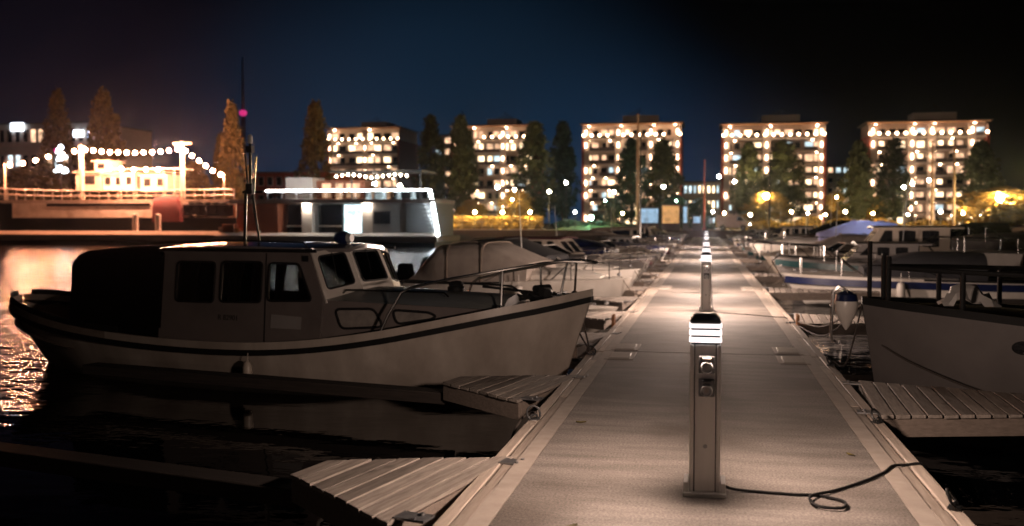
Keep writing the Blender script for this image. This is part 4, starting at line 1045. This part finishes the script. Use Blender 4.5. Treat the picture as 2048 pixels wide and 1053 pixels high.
# ------------------------------------------------------------------ trees
def crown_mesh(name, h, rad, seed, shape, nclump, nleaf, lm, ls):
    r = random.Random(seed); m = MB()
    for c in range(nclump):
        u = r.random() ** .9
        if shape == 'poplar': pr = math.sin(PI * min(1, (u * .92 + .06)) ** .75) ** .8
        elif shape == 'cone': pr = (1 - u) ** .8 * .95 + .05
        else: pr = math.sin(PI * (u * .85 + .12)) ** .7
        a, q = r.uniform(0, 2 * PI), r.random() ** .45
        lump = 1 + .22 * math.sin(a * 3 + u * 9 + seed)
        cx_, cy_, cz_ = rad * pr * q * lump * math.cos(a), rad * pr * q * lump * math.sin(a), h * u
        cr = r.uniform(.35, .8) * rad * .36 + .15
        for k in range(nleaf):
            d = Vector((r.gauss(0, 1), r.gauss(0, 1), r.gauss(0, 1.25))); d = d.normalized() * cr * r.random() ** .4
            p = Vector((cx_, cy_, cz_)) + d
            a1 = Vector((r.gauss(0, 1), r.gauss(0, 1), r.gauss(0, 1))).normalized(); a2 = a1.orthogonal().normalized(); s = ls * r.uniform(.6, 1.3)
            m.add([p - a1 * s, p + a2 * s * .6, p + a1 * s, p - a2 * s * .6], [(0, 1, 2, 3)])
    return m.build(name, lm, None, smooth=0, fix=False)
def make_tree(shape, seed, lm, h=14.0, rad=2.6, nclump=230, nleaf=26, ls=.27):
    t = thing('poplar_tree' if shape == 'poplar' else 'broadleaf_tree' if shape == 'round' else 'spruce_tree', 'x', 'tree')
    r = random.Random(seed)
    tr = MB().tube([(0, 0, 0), (.06, .03, h * .3), (-.05, .05, h * .6), (0, 0, h * .95)], [.24, .19, .11, .03], 8)
    for k in range(12):
        a, z = r.uniform(0, 2 * PI), h * r.uniform(.18, .8); ln = rad * r.uniform(.5, .9)
        tr.tube([(0, 0, z), (ln * .5 * math.cos(a), ln * .5 * math.sin(a), z + ln * .7), (ln * math.cos(a), ln * math.sin(a), z + ln * 1.5)], [.07, .05, .02], 5)
    tr.build('trunk', bark, t)
    c = crown_mesh('crown', h * .88, rad, seed, shape, nclump, nleaf, lm, ls); c.parent = t; c.location = (0, 0, h * .12)
    return t
TPL = {}
def tree(shape, lm, px, py_top, Y, wpx, label, seed, base=GZ):
    key = (shape, lm.name, seed % 2)
    X_ = bx(px, Y); H = bz(py_top, X_, Y) - base; D = Y * math.cos(YAW) - X_ * math.sin(YAW); wr = wpx / 1991. * D / 2
    if key not in TPL:
        TPL[key] = make_tree(shape, seed, lm); t = TPL[key]; t['label'] = label
    else: t = dup(TPL[key], (0, 0, 0), 0, label)
    t.location = (X_, Y, base); t.rotation_euler = (0, 0, seed * 1.3); t.scale = (wr / 2.45, wr / 2.45, H / 14.0); t['group'] = 'trees along the shore'
tree('poplar', leaf_brown, 120, 190, 128, 62, 'brown autumn poplar behind the bulb lights, next to the office sign', 1)
tree('poplar', leaf_brown, 211, 192, 130, 72, 'brown autumn poplar rising behind the barge wheelhouse', 2)
tree('poplar', leaf_brown, 466, 214, 106, 52, 'slim brown poplar beside the boat mast', 3)
tree('poplar', leaf_brown, 443, 275, 126, 34, 'short brown poplar half hidden by the slim one', 4)
tree('poplar', leaf_brown, 632, 214, 150, 64, 'broad brown poplar in front of the leftmost block', 5)
tree('poplar', leaf_dark, 862, 240, 150, 60, 'dark poplar between the first and second blocks', 6)
tree('poplar', leaf_dark, 922, 236, 152, 62, 'dark poplar covering the edge of the second block', 7)
tree('poplar', leaf_dark, 1068, 252, 150, 76, 'dark poplar on the other edge of the second block', 8)
tree('poplar', leaf_teal, 1124, 250, 165, 56, 'cool green poplar standing between the second and third blocks', 9)
tree('poplar', leaf_teal, 1262, 284, 150, 66, 'cool green poplar in front of the middle block by the flagpole', 10)
tree('poplar', leaf_dark, 1325, 284, 152, 66, 'dark poplar in front of the red edge of the middle block', 11)
tree('poplar', leaf_dark, 1496, 292, 150, 60, 'dark tree above the golden bush before the fourth block', 12)
tree('poplar', leaf_dark, 1566, 288, 152, 78, 'second dark tree before the fourth block, wider', 13)
tree('poplar', leaf_dark, 1716, 290, 140, 62, 'black tree at the edge of the darkest block', 14)
tree('poplar', leaf_dark, 1786, 282, 142, 66, 'black tree in front of the darkest block', 15)
tree('poplar', leaf_dark, 1958, 290, 150, 80, 'black tree on the outer side of the darkest block', 16)
tree('round', leaf_gold, 1536, 385, 146, 84, 'golden lit bush under a street lamp before the fourth block', 17)
tree('round', leaf_gold, 2000, 378, 132, 150, 'large golden lit tree at the frame edge', 18)
tree('round', leaf_gold, 1032, 385, 142, 66, 'golden autumn bush in front of the second block', 19)
tree('round', leaf_gold, 1670, 385, 160, 50, 'orange bush between the fourth block and the black trees', 20)
tree('round', leaf_gold, 1752, 395, 150, 40, 'small orange tree glowing between the two black trees', 21)
tree('round', leaf_teal, 1222, 398, 140, 60, 'green lit bush beside the middle block', 22)
tree('round', leaf_teal, 1352, 395, 142, 66, 'green bush near the advert kiosks', 23)
tree('round', leaf_teal, 1398, 398, 150, 50, 'green bush in front of the low white hall', 24)
tree('round', leaf_gold, 942, 402, 140, 60, 'pale brown bush beside the lit houseboat stair', 25)
tree('round', leaf_brown, 390, 330, 112, 60, 'brown bush behind the barge end rail', 26)
tree('round', leaf_brown, 60, 340, 118, 120, 'brown bushes behind the barge bow', 27)

# ------------------------------------------------------------------ street lamps, flagpoles, kiosks, shore fittings
def street_lamp(px, py, Y, label, m=E_street, r=.22):
    X_ = bx(px, Y); h = bz(py, X_, Y) - GZ
    t = thing('street_lamp', label, 'street lamp', (X_, Y, GZ), 0, 'street lamps on the far shore')
    MB().tube([(0, 0, 0), (0, 0, h - r)], [.08, .05], 8).build('pole', dark_steel, t)
    MB().sphere((0, 0, h), r, 10).build('lamp_globe', m, t)
for px, py, Y, lab, m, r in ((1029, 380, 134, 'globe street lamp in front of the second block', E_street, .2), (1098, 384, 134, 'globe street lamp beside the dark poplar of the second block', E_street, .2),
        (1132, 366, 150, 'globe street lamp below the cool green poplar', E_street, .2), (1228, 385, 136, 'globe street lamp left of the flagpole', E_street, .2), (1326, 374, 138, 'globe street lamp inside the dark poplar', E_street, .2),
        (1437, 354, 150, 'globe street lamp at the corner of the fourth block', E_street, .22), (1468, 364, 146, 'second globe street lamp before the fourth block', E_street, .2),
        (1806, 375, 134, 'lowest of three globe lamps before the darkest block', E_street, .2), (1823, 368, 140, 'middle of three globe lamps before the darkest block', E_street, .2), (1856, 361, 142, 'highest of three globe lamps before the darkest block', E_street, .2),
        (1531, 393, 143.5, 'sodium lamp glowing in the golden bush', E_sodium, .34), (1998, 396, 128.9, 'sodium lamp glowing in the large golden tree', E_sodium, .4), (1025, 400, 138.5, 'low warm lamp in the golden autumn bush', E_sodium, .12),
        (1756, 404, 146, 'low warm lamp by the small orange tree', E_sodium, .12), (1672, 395, 156, 'low warm lamp by the orange bush', E_sodium, .14), (1210, 402, 136, 'small green floodlight by the green lit bush', E_green, .12), (1352, 402, 138.5, 'small green floodlight by the kiosks', E_green, .1),
        (1182, 436, 131.5, 'green floodlight on the grass bank', E_green, .3), (1862, 432, 130, 'green floodlight in front of the darkest block', E_green, .14), (995, 375, 134, 'tall white pillar lamp in front of the second block', E_street, .25),
        (590, 368, 101, 'bright lamp at the end of the houseboat roof', E_street, .2), (750, 368, 101, 'bright lamp over the middle of the houseboat roof', E_street, .2), (800, 372, 101, 'bright lamp by the houseboat stair', E_street, .2)):
    street_lamp(px, py, Y, lab, m, r)
spots_ = [(1150, 0), (1245, 1), (1300, 2), (1425, 0), (1448, 1), (1500, 2), (1582, 1), (1615, 0), (1650, 1), (1690, 2), (1745, 1), (1815, 0), (1880, 2), (1925, 1), (1960, 0)]
for k, (px, q) in enumerate(spots_):
    street_lamp(px, 424 + (k % 3) * 3, 131 + (k % 4) * .8, f'low path light at the waterfront, {ORD[k]} from the grass bank', (E_street, E_sodium, E_small)[q], (.13, .12, .2)[q])
def hedge(px0, px1, Y, h, lm, label, seed):
    r = random.Random(seed); W_ = bx(px1, Y) - bx(px0, Y); m = MB()
    for k in range(int(W_ * 130)):
        x = r.uniform(-W_ / 2, W_ / 2); hh = h * (.7 + .3 * math.sin(x * .9 + seed) * math.sin(x * .37)); p = Vector((x, r.uniform(-.7, .7), .1 + hh * r.random() ** .7))
        a1 = Vector((r.gauss(0, 1), r.gauss(0, 1), r.gauss(0, 1))).normalized(); a2 = a1.orthogonal(); s_ = .17
        m.add([p - a1 * s_, p + a2 * s_, p + a1 * s_, p - a2 * s_], [(0, 1, 2, 3)])
    tag(m.build('hedge', lm, smooth=0, fix=False, loc=(bx((px0 + px1) / 2, Y), Y, GZ)), label, 'hedge')
hedge(1432, 1640, 136, 1.7, leaf_gold, 'golden lit hedge below the fourth block', 3)
hedge(1648, 1730, 137, 2.0, leaf_gold, 'short orange hedge between the last two blocks', 4)
hedge(1745, 1995, 135.5, 1.6, leaf_gold, 'long dim hedge below the darkest block', 5)
hedge(1108, 1246, 134.5, 1.3, leaf_teal, 'green floodlit hedge on the grass bank', 7)
hedge(1246, 1430, 138, 1.4, leaf_teal, 'green hedge behind the kiosks', 6)
def pole(name, label, px, py, Y, r, m, cat):
    X_ = bx(px, Y); tag(MB().tube([(0, 0, 0), (0, 0, bz(py, X_, Y) - GZ)], [r, r * .6], 8).lathe([(r * 1.6, 0), (r * 1.6, .3), (r, .32)], (0, 0, 0), 10).sphere((0, 0, bz(py, X_, Y) - GZ), r, 8).build(name, m, loc=(X_, Y, GZ)), label, cat)
tan_pole = mat('tan_pole', (.4, .28, .2), (.3, .2, .15), .6)
pole('flagpole', 'tall tan flagpole before the middle block', 1275, 232, 130, .22, tan_pole, 'flagpole')
pole('flagpole', 'tall tan flagpole crossing the darkest block', 1862, 285, 130, .2, tan_pole, 'flagpole')
pole('flagpole', 'second tan flagpole beside the darkest block', 1906, 280, 130, .2, tan_pole, 'flagpole')
pole('red_mast', 'thin red mast above the far end of the pier', 1408, 322, 131, .14, mat('red_paint', (.35, .04, .03)), 'mast')
def kiosk(px0, px1, py0, py1, Y, mt, label):
    X0, X1 = bx(px0, Y), bx(px1, Y); zt_ = bz(py0, (X0 + X1) / 2, Y) - GZ; zb_ = max(.3, bz(py1, (X0 + X1) / 2, Y) - GZ); W_ = X1 - X0
    t = thing('advert_kiosk', label, 'kiosk', ((X0 + X1) / 2, Y, GZ))
    MB().box((0, .5, (zt_ + .2) / 2), (W_, 1, zt_ + .2)).build('body', roof_m, t, bevel=.05)
    MB().box((0, -.02, (zt_ + zb_) / 2), (W_ - .3, .06, zt_ - zb_)).build('lit_panel', litpane('panel_' + mt.name, tuple([x for x in mt.node_tree.nodes if x.type == 'EMISSION'][0].inputs[0].default_value[:3]), 1.1, 1.6), t)
kiosk(1278, 1318, 418, 446, 129.5, E_ad1, 'pale blue lit kiosk beside the flagpole')
kiosk(1322, 1360, 412, 447, 129.6, E_ad2, 'orange lit kiosk between two pale ones')
kiosk(1364, 1376, 414, 446, 129.5, E_ad1, 'narrow white lit kiosk')
kiosk(1384, 1402, 434, 446, 129.5, E_ad1, 'small pale blue kiosk near the red mast')
# van
X_ = bx(1466, 130); t = thing('delivery_van', 'pale van parked on the quay at the head of the pier', 'van', (X_, 131, GZ))
side_ = [(-2.0, .35), (1.75, .35), (2.05, .6), (2.05, .95), (1.45, 1.15), (1.05, 1.85), (-1.9, 1.95), (-2.05, 1.7)]
MB().panel(side_, [], lambda u, v, d: (u, d - .9, v), 1.8).build('body', gel, t, bevel=.06)
MB().panel([(1.35, 1.2), (1.0, 1.75), (.45, 1.75), (.45, 1.2)], [], lambda u, v, d: (u, -.91 - d, v), .02).build('side_window', dark_glass, t)
for x in (-1.3, 1.25):
    for y in (-.82, .82):
        rg = lambda r_, yy: [(x + r_ * math.cos(2 * PI * k / 16), yy, .34 + r_ * math.sin(2 * PI * k / 16)) for k in range(16)]
        wh = MB().loft([rg(.34, y - .1), rg(.34, y + .1)]).build('wheel', black_rubber, t)
        MB().loft([rg(.2, y - .115), rg(.2, y + .115)]).build('rim', steel, wh)
for y in (-.65, .65): MB().sphere((2.0, y, .75), .12, 8).build('headlight', E_street, t)
# quay fence and low wall on the lit quay
t = thing('quay_railing', 'long pale railing along the warm lit quay', 'railing', (bx(985, 129), 128.6, GZ))
Wq = bx(1085, 129) - bx(885, 129)
for k in range(11): MB().tube([(-Wq / 2 + k * Wq / 10, 0, 0), (-Wq / 2 + k * Wq / 10, 0, 1.15)], .06, 6).build('post', frame_wood, t)
for z in (.5, 1.1): MB().box((0, 0, z), (Wq + .2, .05, .09)).build('rail', frame_wood, t)
o = MB().box((0, 0, 0), (Wq + 1, .5, .12)).build('quay_kerb', slab_m, loc=(bx(985, 129), 128.3, GZ + .06), bevel=.02); tag(o, 'pale kerb along the warm lit quay below the railing', 'kerb')
m = crown_mesh('hedge', 1.6, 1, 5, 'round', 2, 2, leaf_brown, .2); bpy.data.objects.remove(m)
m = MB(); r = random.Random(9)
for k in range(2600):
    p = Vector((r.uniform(-Wq / 2, Wq / 2), r.uniform(-.6, .6), .1 + 1.7 * r.random() ** .7)); a1 = Vector((r.gauss(0, 1), r.gauss(0, 1), r.gauss(0, 1))).normalized(); a2 = a1.orthogonal(); s = .16
    m.add([p - a1 * s, p + a2 * s, p + a1 * s, p - a2 * s], [(0, 1, 2, 3)])
tag(m.build('hedge', leaf_gold, smooth=0, fix=False, loc=(bx(985, 131), 131.5, GZ)), 'warm lit clipped hedge behind the quay railing', 'hedge')
for k, px in enumerate((900, 950, 1005, 1060)):
    street_lamp(px, 425, 130.2, f'short warm bollard light on the quay, {ORD[k]} from the houseboat', E_sodium, .15)

# ------------------------------------------------------------------ barge jetty, barge with bulb lights
QY = 84.0
x0, x1 = bx(-90, QY), bx(520, QY)
t = thing('barge_jetty', 'long dark jetty with an orange lit edge in front of the barge', 'jetty', ((x0 + x1) / 2, QY, 0))
MB().box((0, 1.2, .72), (x1 - x0, 2.4, .5)).build('deck', stone, t)
MB().loft([[(x, -.25, .95), (x, -.25, 1.0), (x, .12, 1.34), (x, .3, 1.34), (x, .3, .95)] for x in (-(x1 - x0) / 2, (x1 - x0) / 2)]).build('edge_kerb', timber, t, smooth=0)
MB().box((0, 1.3, .1), (x1 - x0 - .4, 2.0, .7)).build('float', hull_dark, t)
for k, px in enumerate((257, 303)):
    X_ = bx(px, QY); tag(MB().lathe([(.28, 0), (.25, 1.1), (.25, 1.9), (.05, 2.0)], (0, 0, 0), 12).build('mooring_pile', clad_white, loc=(X_, QY + 1.2, .97)), ('taller' if k else 'thinner') + ' pale mooring pile on the barge jetty', 'pile')
BY = 89.0
def BX(px): return bx(px, BY)
def BZ(py, px=250): return bz(py, BX(px), BY)
bc = BX(230)
bg_ = thing('barge', 'long dark restaurant barge with lit deck rails under bulb lights', 'barge', (bc, BY + 2.2, 0))
Lb = BX(478) - BX(-40); xb = lambda px: BX(px) - bc
st = [(0, .1, 5.2, .9, .02), (1.5, 1.4, 4.7, 2.2, .9), (4, 2.2, 4.1, 4.2, 2.0), (8, 2.4, 3.6, 8, 2.3), (Lb - 6, 2.4, 3.5, Lb - 6, 2.3), (Lb, 2.2, 3.9, Lb - .5, 1.8)]
x_l = xb(-40)
rings = [[(x_l + (-p[0]) , p[1], p[2]) for p in rg_] for rg_ in hull_rings(densify(st, 3), nv=8)]
MB().loft(rings, False).add(rings[-1], [list(range(len(rings[-1])))]).build('hull', hull_dark, bg_, smooth=60)
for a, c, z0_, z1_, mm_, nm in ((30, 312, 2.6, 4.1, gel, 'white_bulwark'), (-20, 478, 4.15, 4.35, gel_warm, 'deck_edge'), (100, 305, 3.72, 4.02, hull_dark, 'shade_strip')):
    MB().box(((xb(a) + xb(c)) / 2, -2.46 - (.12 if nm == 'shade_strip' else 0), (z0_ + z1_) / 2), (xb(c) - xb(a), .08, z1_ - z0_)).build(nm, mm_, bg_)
MB().box((0, 0, 4.1), (Lb - 3, 4.4, .12)).build('deck', frame_wood, bg_)
for k in range(26):
    x = lerp(xb(0), xb(470), k / 25); MB().tube([(x, -2.3, 4.2), (x, -2.3, 5.35)], .05, 6).build('rail_post', gel_warm, bg_)
for z in (4.75, 5.3): MB().tube([(xb(0), -2.3, z + .25), (xb(60), -2.3, z + .1), (xb(120), -2.3, z), (xb(470), -2.3, z)], .06, 6).build('deck_rail', gel_warm, bg_)
def hut(name, pa, pb, ya, yb, mm_, wn, dz=2.0):
    x0_, x1_ = xb(pa), xb(pb); z1_, z0_ = BZ(ya), BZ(yb)
    m = MB().box(((x0_ + x1_) / 2, .2, (z0_ + z1_) / 2), (x1_ - x0_, 2.6, z1_ - z0_)).build(name, mm_, bg_, bevel=.05)
    MB().box(((x0_ + x1_) / 2, .2, z1_ + .06), (x1_ - x0_ + .4, 3.0, .12)).build('hut_roof', gel_warm, m)
    for k in range(wn):
        x = lerp(x0_, x1_, (k + .5) / wn); MB().box((x, -1.11, lerp(z0_, z1_, .6)), ((x1_ - x0_) / wn * .5, .04, (z1_ - z0_) * .45)).build('hut_window', dark_glass, m)
hut('wheelhouse', 140, 192, 344, 382, gel_warm, 1)
hut('deck_cabin', 194, 258, 348, 382, gel, 3)
hut('skylight_cabin', 270, 325, 352, 384, gel_warm, 2)
hut('funnel', 178, 205, 322, 344, gel_warm, 1)
MB().box((xb(285), 0, BZ(338)), (xb(360) - xb(225), 2.6, .14)).build('deck_roof', gel_warm, bg_)
MB().box((xb(285), 0, BZ(345)), (xb(345) - xb(230), 2.2, .1)).build('roof_beam', frame_wood, bg_)
for pa in (232, 258, 318, 340): MB().tube([(xb(pa), -1.2, 4.2), (xb(pa), -1.2, BZ(338))], .06, 6).build('roof_post', gel_warm, bg_)
rr = [arch(x, 1.0, 2.2, zt_, 9, .6) for x, zt_ in ((xb(316), 4.6), (xb(330), 4.75), (xb(362), 4.6), (xb(370), 3.6))]
MB().loft([[(p[0], p[1] - 2.2, p[2]) for p in q] for q in rr]).build('boarding_awning', maroon, bg_)
for k in range(6):
    x = lerp(xb(372), xb(470), (k + .5) / 6)
    fr = MB().box((x, -2.5, 3.35), (1.5, .1, 1.5)).build('saloon_window', gel, bg_); MB().box((x, -2.57, 3.3), (1.0, .03, 1.1)).build('saloon_pane', dark_glass, fr)
for px, py in ((165, 290), (366, 286)):
    m = MB().tube([(xb(px), -2.1, 4.1), (xb(px), -2.1, BZ(py))], [.24, .2], 10)
    m.box((xb(px), -2.1, BZ(py + 4)), (1.9 if px > 200 else .5, .25, .22)); m.build('mast', gel_warm, bg_)
for px, py in ((12, 325), (450, 350)): MB().tube([(xb(px), -2.2, 4.1), (xb(px), -2.2, BZ(py))], .09, 8).build('rig_post', gel_warm, bg_)
def festoon(label, pts, n, dy, bulb=.17, mt=E_bulb, Yp=BY - .3):
    P = [Vector((bx(px, Yp), Yp + dy, bz(py, bx(px, Yp), Yp))) for px, py in pts]
    t = thing('bulb_string', label, 'string lights', P[0]); Q = [p - P[0] for p in P]
    MB().tube(Q, .015, 5).build('wire', black_rubber, t)
    L_ = [0]
    for a, b in zip(Q, Q[1:]): L_.append(L_[-1] + (b - a).length)
    for k in range(n):
        s = L_[-1] * (k + .5) / n; i = max(j for j in range(len(Q) - 1) if L_[j] <= s); u = (s - L_[i]) / max(L_[i + 1] - L_[i], 1e-6); p = Q[i].lerp(Q[i + 1], u)
        b = MB().sphere(p + Vector((0, 0, -.2)), bulb, 10).build('bulb', mt, t)
        MB().lathe([(.05, -.09), (.05, .0)], p, 8).build('bulb_cap', black_rubber, b)
festoon('warm bulb string rising from the barge bow to the first mast', [(10, 328), (60, 322), (112, 307), (165, 297)], 6, 0)
festoon('warm bulb string sagging between the two barge masts', [(165, 296), (220, 301), (270, 303), (330, 300), (366, 294)], 12, 0)
festoon('warm bulb string falling from the second mast to the barge stern', [(366, 294), (400, 318), (425, 337), (450, 349)], 6, 0)
festoon('short row of deck lamps under the barge roof', [(225, 334), (285, 337), (345, 337)], 5, -1.3)
# white bulb sculpture on the shore
SX = bx(124, 100); t = thing('light_sculpture', 'slim cluster of white and pink bulbs between barge bow and first mast', 'light sculpture', (SX, 100, GZ))
MB().tube([(0, 0, 0), (0, 0, bz(288, SX, 100) - GZ)], .1, 8).build('stem', dark_steel, t); r = random.Random(4)
for k in range(22):
    py = r.uniform(292, 348); MB().sphere((r.uniform(-.55, .6), r.uniform(-.4, .4), bz(py, SX, 100) - GZ), r.uniform(.12, .24), 8).build('bulb', E_pink if k == 3 else E_cluster, t)

# ------------------------------------------------------------------ houseboat with lit roof terrace
HY = 84.5
hx = bx(670, HY); hX = lambda px: bx(px, HY) - hx; hZ = lambda py: bz(py, bx(670, HY), HY)
t = thing('houseboat', 'flat roofed sauna houseboat with a glowing roof edge and downlit walls', 'houseboat', (hx, HY, 0))
x0, x1 = hX(440), hX(880)
MB().box(((x0 + x1) / 2, 3.2, .65), (x1 - x0, 8.4, .5)).build('float_deck', frame_wood, t)
MB().box(((x0 + x1) / 2, 3.2, .15), (x1 - x0 - .5, 8, .6)).build('float', hull_dark, t)
MB().loft([[(x, -1.15, .9), (x, -1.15, .95), (x, -.85, 1.2), (x, -.75, 1.2), (x, -.75, .9)] for x in (x0, x1)]).build('deck_kerb', timber, t, smooth=0)
zr, zb_ = hZ(407), .9
hw = lambda a, c, y0, y1, z0_, z1_, mm_, nm: MB().box(((hX(a) + hX(c)) / 2, (y0 + y1) / 2, (z0_ + z1_) / 2), (hX(c) - hX(a), y1 - y0, z1_ - z0_)).build(nm, mm_, t)
hw(470, 552, .4, 6, zb_, zr, wood_red, 'red_wall')
hw(556, 812, 3.0, 6.5, zb_, zr, clad_grey, 'back_wall')
hw(812, 870, .2, 6.5, zb_, zr, clad_dark, 'end_wall')
hw(465, 872, -.6, 6.8, zr, zr + .35, bld_dark, 'flat_roof')
for a, c in ((600, 620), (720, 742)):
    hw(a, c, .5, 2.9, zb_, zr, clad_white, 'lit_pier')
    o = MB().box(((hX(a) + hX(c)) / 2, .28, zr - .12), (.34, .22, .12)).build('downlight', E_house, t)
hw(742, 812, .42, 2.9, zb_, zr, clad_grey, 'front_wall')
hw(676, 718, 1.6, 1.65, zb_, zr - .1, P_bar, 'bar_window')
for a, c in ((560, 596), (624, 672)):
    hw(a, c, 1.6, 1.66, zb_, zr - .1, dark_glass, 'glass_front')
    hw(a, c, 1.4, 1.5, 1.75, 1.85, slab_m, 'window_bar')
    MB().box(((hX(a) + hX(c)) / 2, 2.4, 1.6), (.8, .6, 1.0)).build('bench', wood_red, t)
hw(745, 778, .36, .41, 2.0, 3.1, dark_glass, 'side_window')
# roof terrace: LED edge, glass rail, pergola
zl = hZ(382)
r = random.Random(12); px = 539.
while px < 860:
    ln = r.uniform(6, 17); hw(px, min(px + ln, 862), -.62, -.5, zl - .06, zl + .06, E_cool, 'led_strip'); px += ln + r.uniform(1.2, 3)
for k in range(12):
    px = lerp(540, 860, k / 11); hw(px - .8, px + .8, -.5, -.42, zr + .35, zl, steel, 'rail_post')
    if k < 11: hw(px + 2, lerp(540, 860, (k + 1) / 11) - 2, -.47, -.45, zr + .4, zl - .12, canopy_glass, 'rail_glass')
hw(545, 600, 3, 6, zr + .35, hZ(352), bld_wall, 'roof_sauna')
hw(600, 700, 4, 6, zr + .35, hZ(358), wood_red, 'roof_lounge')
for a, c in ((612, 630), (640, 655), (662, 690)): hw(a, c, 3.94, 3.99, zr + .6, hZ(364), P_soft, 'lounge_window')
for px in (700, 745, 790, 838): hw(px - 1, px + 1, .5, .6, zr + .35, hZ(345), dark_steel, 'pergola_post')
hw(655, 842, .3, 5, hZ(345), hZ(342), dark_steel, 'pergola_roof')
for k in range(9): hw(575 + k * 30, 583 + k * 30, 1.0, 1.5, zr + .35, zr + 1.1, P_cool if k > 4 else P_soft, 'table_lantern') if k > 2 else None
# stair with a light strip
m = MB(); s0_, s1_ = (hX(862), -.3, zl), (hX(882), -.9, 1.0)
MB().tube([s0_, (hX(872), -.6, lerp(zl, 1, .45)), s1_], .1, 8).build('stair_light', emit('stair_strip', (.85, .95, 1), 120), t)
for k in range(9):
    u = k / 9; m.box((lerp(hX(845), hX(874), u), -.5, lerp(zr + .3, 1.0, u)), (.45, .9, .06))
m.build('stair', steel, t)
festoon('white bulb string under the houseboat pergola', [(668, 350), (700, 345), (745, 352), (790, 345), (820, 348)], 13, 0, .1, E_small, HY)
# crates and chest left of the houseboat
for k, (px, py, s, m_, lab) in enumerate(((452, 458, 1.1, wood_red, 'red wooden chest on the houseboat deck'), (440, 452, .8, canvas_tan, 'pale sack beside the red chest'), (463, 446, .7, orange_p, 'orange box on the houseboat deck'))):
    X_ = bx(px, HY - .5); o = MB().box((0, 0, s * .45), (s, s * .8, s * .9)).box((0, 0, s * .93), (s * 1.06, s * .86, s * .08)).build('deck_chest', m_, bevel=.04, loc=(X_ + .4, HY - .4, .905)); tag(o, lab, 'chest')

# ------------------------------------------------------------------ thin haze added to imitate lens bloom around the lamps
hz = bpy.data.materials.new('bloom_haze'); hz.use_nodes = True
n, l = hz.node_tree.nodes, hz.node_tree.links
n.remove(n['Principled BSDF']); pv = n.new('ShaderNodeVolumePrincipled')
pv.inputs['Color'].default_value = (.62, .76, 1, 1); pv.inputs['Density'].default_value = .00011; pv.inputs['Anisotropy'].default_value = .95
l.new(pv.outputs[0], n['Material Output'].inputs['Volume'])
o = MB().box((0, 900, 70), (3200, 2100, 146)).build('haze', hz, smooth=0); tag(o, kind='stuff')
